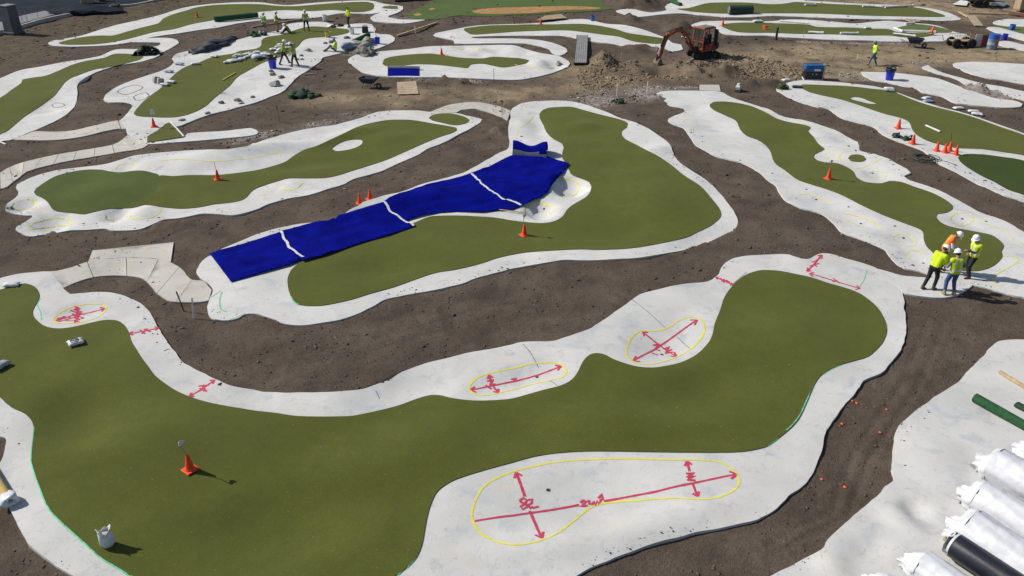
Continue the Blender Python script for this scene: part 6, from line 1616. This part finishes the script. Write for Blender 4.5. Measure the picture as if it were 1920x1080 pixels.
# ---- plate compactor
root = empty('plate_compactor', on(1385, 163), R(60), 'plate compactor with tall steel handles standing on a dirt heap', 'compactor')
MB().box((0, 0, .05), (.6, .45, .07), ch=.02).build('plate', 'steel_dark', root); MB().box((.02, 0, .25), (.36, .32, .3), ch=.05).build('engine', 'bucket_white', root)
MB().lathe([(.12, .4), (.12, .5), (.08, .52)], 14, Matrix.Translation((.03, 0, 0))).build('tank', 'bucket_white', root)
for s in (1, -1): MB().tube([(-.1, .18 * s, .1), (-.35, .17 * s, .7), (-.55, .14 * s, 1.25)], .022, 6).build('handle', 'steel', root)
MB().tube([(-.55, -.16, 1.25), (-.55, .16, 1.25)], .025, 6).build('grip', 'rubber', root)
# ---- black tool crate, grey sack, tarp bundle
root = empty('tool_crate', on(685, 61), .2, 'black tool crate on the far slab beside the white bucket', 'crate')
MB().box((0, 0, .25), (.55, .45, .5), ch=.03, taper=.9).build('case', 'plastic_black', root); MB().tube([(-.2, 0, .5), (-.18, 0, .62), (.18, 0, .62), (.2, 0, .5)], .025, 6).build('handle', 'steel_dark', root)
bag(652, 94, .3, 'large grey-blue sack slumped behind the man in blue cap', 'bag_blue', 1.1, .7, .6, seed=3)
def bundle(path, r_, m, name, label, cat, n=18, lump=.35):
    P = [on(*q) for q in path]; c0 = P[0].copy(); pp = []
    for i in range(len(P) - 1):
        for k in range(5): pp.append(P[i].lerp(P[i + 1], k / 5) - c0)
    pp.append(P[-1] - c0); V = []; m_ = len(pp); ph = random.uniform(0, 6)
    for i, p in enumerate(pp):
        d = (pp[min(i + 1, m_ - 1)] - pp[max(i - 1, 0)]).normalized(); s_ = Vector((-d.y, d.x, 0)); e = max(.15, math.sin(math.pi * (i + .6) / (m_ + .2))) ** .5
        for k in range(n):
            t = math.pi * k / (n - 1); w = (1 + lump * (.6 * math.sin(3 * t + i * .8 + ph) + .4 * math.sin(7 * t - i * 1.3) + .3 * math.sin(i * 2.1)))
            V.append(tuple(p + s_ * (r_ * 1.7 * e * math.cos(t) * w) + Vector((0, 0, .01 + r_ * e * max(0, math.sin(t)) * w))))
    F = [(i * n + k, (i + 1) * n + k, (i + 1) * n + k + 1, i * n + k + 1) for i in range(m_ - 1) for k in range(n - 1)]
    me = bpy.data.meshes.new(name); me.from_pydata(V, [], F); o = link_mesh(name, me, m, None, True); o.location = c0
    o.modifiers.new('t', 'SOLIDIFY').thickness = .02
    return tag(o, label, cat)
bundle([(356, 101), (385, 95), (412, 84), (440, 72)], .42, 'tarp_dark', 'tarp_bundle', 'dark crumpled tarp bundle along the far left slab', 'tarp')
bundle([(660, 92), (680, 84), (700, 77)], .35, 'rock_pale', 'rubble_mound', 'pale spoil heap on the far slab beside the green roll', 'heap', lump=.6)
bundle([(672, 101), (690, 98), (702, 103)], .4, 'rock', 'rubble_mound', 'dark spoil heap at the left end of the wavy green slab', 'heap', lump=.7)
def scraps(px, py, n, spread, mats, label, name='turf_scrap_pile', cat='scrap pile', size=.5, h=.35):
    root = empty(name, on(px, py), 0, label, cat)
    for k in range(n):
        a = random.uniform(0, 6.28); r_ = spread * random.random() ** .7; c = Vector((r_ * math.cos(a) * 1.3, r_ * math.sin(a), .03 + h * (1 - r_ / spread) * random.random()))
        L, W = size * random.uniform(.6, 1.4), size * random.uniform(.3, .7); ca = random.uniform(.2, 1.0); Rm = Euler((random.uniform(-.5, .5), random.uniform(-.5, .5), random.uniform(0, 6))).to_matrix(); V = []
        for i in range(6):
            for j in range(3):
                u_, v_ = i / 5 - .5, j / 2 - .5
                q = c + Rm @ Vector((u_ * L, v_ * W + .05 * math.sin(u_ * 9), ca * .25 * math.cos(u_ * 3.1 * (1 + ca)) + .04 * math.sin(v_ * 5 + k))); q.z = max(q.z, .01); V.append(tuple(q))
        F = [(i * 3 + j, (i + 1) * 3 + j, (i + 1) * 3 + j + 1, i * 3 + j + 1) for i in range(5) for j in range(2)]
        me = bpy.data.meshes.new('turf_scrap'); me.from_pydata(V, [], F); o = link_mesh('turf_scrap', me, random.choice(mats), root, True); o.modifiers.new('t', 'SOLIDIFY').thickness = .025
    return root
scraps(275, 101, 26, .8, ['turf_back', 'scrap_green', 'plastic_black'], 'dark heap of torn turf scraps where two far left slabs meet', h=.75, size=.7)
scraps(560, 182, 11, .75, ['turf_roll', 'turf_back', 'scrap_green', 'turf_back', 'bag_grey'], 'folded turf pieces with white edges heaped on the soil', h=.4, size=1.2)
scraps(482, 66, 9, .7, ['turf_roll', 'turf_back', 'bag_grey'], 'scattered dark turf offcuts left of the standing far workers', h=.35, size=.8)
scraps(1697, 258, 8, .45, ['turf_back', 'tarp_dark'], 'crumpled dark green mesh beside an orange cone', 'mesh_heap', 'netting', .5, .22)
scraps(1460, 166, 8, .5, ['scrap_green', 'tarp_dark'], 'dark leafy scraps at the tip of the islet green slab', h=.3, size=.5)
scraps(632, 50, 5, .4, ['turf_roll', 'bag_white'], 'green roll offcut beside the bareheaded far worker', h=.25, size=.7)
scraps(1158, 192, 4, .25, ['turf_roll', 'turf_back'], 'small green scrap lying in the white rubble', h=.1, size=.5)
tri = make_pad('TRI', [], 4, obj_name='turf_offcut', concrete='turf', outline=survey(*dens(pts('275,267 277,256 295,245 309,233 318,230 344,257 275,267'), 6)[:-1].T, lambda x, y: slab_z(x, y) + .03)[:, :2])
del tri['kind']; tri.location.z += .03; tag(tri, 'triangular turf offcut lying on the slab below the cone with the card', 'turf')
# hose coil
root = empty('hose_coil', on(1733, 299), 0, 'tangled dark green hose coil on soil below the cone cluster', 'hose')
hp = []
for k in range(150):
    t = k * .26; r_ = .42 + .1 * math.sin(t * .37) + .06 * math.sin(t * 1.7); hp.append(Vector((r_ * 1.15 * math.cos(t) + .1 * math.sin(t * .21), r_ * 1.1 * math.sin(t), .05 + .025 * math.sin(t * .61) + .0006 * k)))
hp += [Vector((.7, -.3, .05)), Vector((1.0, -.55, .04)), Vector((1.15, -.9, .04))]
MB().tube(hp, .017, 6).build('hose', 'hose', root, True); MB().tube([hp[-1], hp[-1] + Vector((.05, -.1, 0))], .03, 8).build('nozzle', 'steel_dark', root)

# ---- wrapped rolls in the right foreground
W_G = 'white wrapped rolls stacked in the right foreground'
def wrapped(pa, yaw, r_, L, label, dz=0.0, m='wrap_white', black=False):
    a = on(*pa); root = empty('wrapped_roll', Vector((a.x, a.y, top_z(a.x, a.y) + r_ + dz)), R(yaw), label, 'roll', W_G)
    n = 48; ns = 44; V = []; ph = [random.uniform(0, 6) for _ in range(5)]
    for i in range(ns + 1):
        x = L * i / ns
        for k in range(n):
            t = 6.283 * k / n; am = .012 if black else .05
            cr = 0 if black else .035 * (1 - 2 * abs(float(vnoise(np.array([x * 2.3 + ph[4]]), np.array([t * 2.2 + x * .8]), 71)[0]))) ** 3 + .03 * float(vnoise(np.array([x * 5 + ph[4]]), np.array([t * 4.0]), 72)[0])
            w = 1 + cr + am * (.7 * math.sin(2 * t + x * .9 + ph[0]) + .45 * math.sin(6 * t + x * 1.7 + ph[1]) + .35 * math.sin(11 * t - x * 3.1 + ph[2]) + .3 * math.sin(x * 5 + 3 * t + ph[3]))
            V.append((x, r_ * w * math.cos(t), r_ * w * math.sin(t)))
    F = [(i * n + k, (i + 1) * n + k, (i + 1) * n + (k + 1) % n, i * n + (k + 1) % n) for i in range(ns) for k in range(n)] + [tuple(range(n)), tuple(reversed(range(ns * n, (ns + 1) * n)))]
    me = bpy.data.meshes.new('roll_body'); me.from_pydata(V, [], F); bm = bmesh.new(); bm.from_mesh(me); bmesh.ops.recalc_face_normals(bm, faces=bm.faces); bm.to_mesh(me); bm.free()
    link_mesh('roll_body', me, m, root, True)
    try: me.set_sharp_from_angle(angle=R(55))
    except Exception: pass
    if black:
        rn = MB(); rn.lathe([(r_ * 1.015, 0), (r_ * 1.02, .05), (r_ * .9, -.015)], 30, Matrix.Rotation(math.pi / 2, 4, 'Y'), caps=False); rn.build('wrap_edge', 'wrap_white', root, True)
        sp = [(-.02 - .004 * t * .3, r_ * (.2 + .75 * t / 60) * math.cos(t * .7), r_ * (.2 + .75 * t / 60) * math.sin(t * .7)) for t in range(61)]
        MB().tube(sp, .014, 5).build('spiral_end', 'steel', root)
        MB().tube([(-.24, 0, 0), (.2, 0, 0)], .05, 14).build('core_tube', 'core_yellow', root, True)
        fl = MB(); pv = []
        for i in range(9):
            for j in range(4):
                t = .3 + i * .22; pv.append((-.02 - .09 * j + .03 * math.sin(i * 2.1 + j), (r_ * 1.0 - .03 * j) * math.cos(t) + .03 * math.sin(3 * i), (r_ * 1.02 - .05 * j) * math.sin(t) + .02 * math.cos(2.3 * i + j)))
        o = fl.add(pv, [(i * 4 + j, (i + 1) * 4 + j, (i + 1) * 4 + j + 1, i * 4 + j + 1) for i in range(8) for j in range(3)]).build('torn_wrap', 'wrap_white', root, True); o.modifiers.new('t', 'SOLIDIFY').thickness = .004
    else:   # gathered plastic over the end
        V = []; rings = [(.03, 1.0), (-.04, 1.0), (-.13, .90), (-.22, .72), (-.28, .50), (-.36, .42), (-.46, .46)]
        for k, (x, f) in enumerate(rings):
            for i in range(n):
                t = 6.283 * i / n; w = 1 + (.035 + .022 * k) * (math.sin(5 * t + ph[0] + k * .3) + .7 * math.sin(8 * t + ph[1]) + .5 * math.sin(13 * t - k)) * (.7 if k else .25)
                z = r_ * f * w * math.sin(t); V.append((x + .05 * math.sin(3 * t + k + ph[2]) * (k > 1), r_ * f * w * math.cos(t), max(-r_ - dz + .01, z - .03 * k)))
        F = [(k * n + i, k * n + (i + 1) % n, (k + 1) * n + (i + 1) % n, (k + 1) * n + i) for k in range(len(rings) - 1) for i in range(n)]
        me = bpy.data.meshes.new('gathered_end'); me.from_pydata(V, [], F); link_mesh('gathered_end', me, 'wrap_white', root, True)
    return root
YW = -57
wrapped((1856, 898), YW, .48, 3.8, 'white wrapped roll behind, with a square-cut plastic end')
wrapped((1930, 872), YW, .46, 3.8, 'rearmost white wrapped roll, cut by the right edge')
wrapped((1828, 957), YW, .44, 3.8, 'white wrapped roll with a pointed plastic flap, between larger rolls')
wrapped((1806, 1024), YW, .52, 3.8, 'large white wrapped roll above the black roll')
wrapped((1780, 1046), YW, .30, 3.8, 'glossy black roll with yellow core bursting from its torn white wrap', dz=.12, m='roll_black', black=True)
wrapped((1722, 1082), YW, .36, 3.6, 'torn white wrapped roll in front of the black roll')
wrapped((1652, 1118), YW - 8, .30, 3.2, 'foremost white wrapped roll peeking in at the bottom edge')

# ---- far edges of the site
p = soil_at(27, 64); root = empty('concrete_pier', (p.x, p.y, .1), R(-20), 'grey square concrete pier with a pale cap beside the far left road', 'pier')
MB().box((0, 0, 1.05), (1.05, 1.0, 2.4), ch=.05, taper=.93).build('shaft', 'pier', root); MB().box((0, 0, 2.31), (1.0, .95, .1), ch=.02).build('cap', 'sidewalk', root); MB().box((0, 0, .06), (1.25, 1.2, .2), ch=.03).build('footing', 'pier', root)
def far_box(px, py, d, m, name, label, cat, z=.2, yaw=.2):
    p = soil_at(px, py); root = empty(name, (p.x, p.y, z), yaw, label, cat); MB().box((0, 0, d[2] / 2), d, ch=.05).build('body', m, root); MB().box((0, 0, d[2] + .02), (d[0] * 1.04, d[1] * 1.04, .05)).build('top', m, root); MB().box((0, -d[1] / 2 - .01, d[2] * .5), (d[0] * .8, .02, d[2] * .8)).build('door', m, root); return root
far_box(165, 9, (1.1, .7, 1.3), 'plywood', 'utility_cabinet', 'beige utility cabinet beyond the kerb at the far left', 'cabinet')
far_box(193, 7, (.6, .5, .8), 'wood_red', 'utility_cabinet', 'dark red utility cabinet right of the beige one', 'cabinet')
o = rock(165, 24, 1.0, 'low dark gravel heap on the road beyond the kerb', 'asphalt', .3); o.scale = (3.1, 1.7, 1.6); o.location.z = .3; o['category'] = 'heap'; o.name = 'gravel_heap'; o.rotation_euler.z = .2
p = soil_at(218, 17); root = empty('sign_post', (p.x, p.y, .2), 0, 'dark post with a heavy foot beyond the kerb at the far left', 'post')
MB().tube([(0, 0, 0), (0, 0, 1.9)], .05, 8).build('shaft', 'steel_dark', root); MB().box((0, 0, .15), (.7, .6, .3), ch=.06).build('foot', 'steel_dark', root)
# trailer and sheets at the far right
p = soil_at(1835, 12); root = empty('trailer', (p.x, p.y, .05), R(-12), 'dark flat trailer with grey sheets at the far top right', 'trailer')
MB().box((0, 0, .55), (2.6, 1.4, .12)).build('deck', 'steel_dark', root)
for x in (-.4, .4):
    for y in (-.75, .75): MB().lathe([(.15, -.1), (.3, -.1), (.33, 0), (.3, .1), (.15, .1)], 16, Matrix.Translation((x, y, .33)) @ Matrix.Rotation(math.pi / 2, 4, 'X')).build('wheel', 'rubber', root)
MB().box((.1, 0, .8), (1.8, 1.2, .35), ch=.1).build('load', 'tarp_dark', root); MB().tube([(1.3, 0, .5), (2.3, 0, .45)], .05, 8).build('drawbar', 'steel_dark', root)
sheet([(1785, 11), (1800, 3), (1815, 6), (1812, 13)], 'paint_white', 'white_sheet', 'white sheet lying left of the far trailer', 'sheet', .03, .12)
sheet([(1856, 12), (1872, 6), (1890, 10), (1882, 16)], 'steel', 'metal_sheet', 'grey metal sheets lying right of the far trailer', 'sheet', .05, .2)
stake(1861, 12, 1.2, 'pale post right of the far trailer', 'paint_white', .1)
far_box(1914, 22, (1.2, .9, 1.1), 'plywood', 'wooden_box', 'pale wooden box cut by the top right edge', 'box', z=.1)
beam((1892, 28), (1930, 33), .3, .25, 'wood_red', 'timber', 'dark timber stack under the pale wooden box', 'timber', lift=.03)
beam((1815, 27), (1925, 31), .12, .12, 'wood_tan', 'timber', 'long timber edging along the far right bank', 'timber', lift=.05)
beam((740, 3), (830, -3), .5, .45, 'steel_dark', 'timber', 'dark timber edging at the top behind the lawn', 'timber', lift=.0)
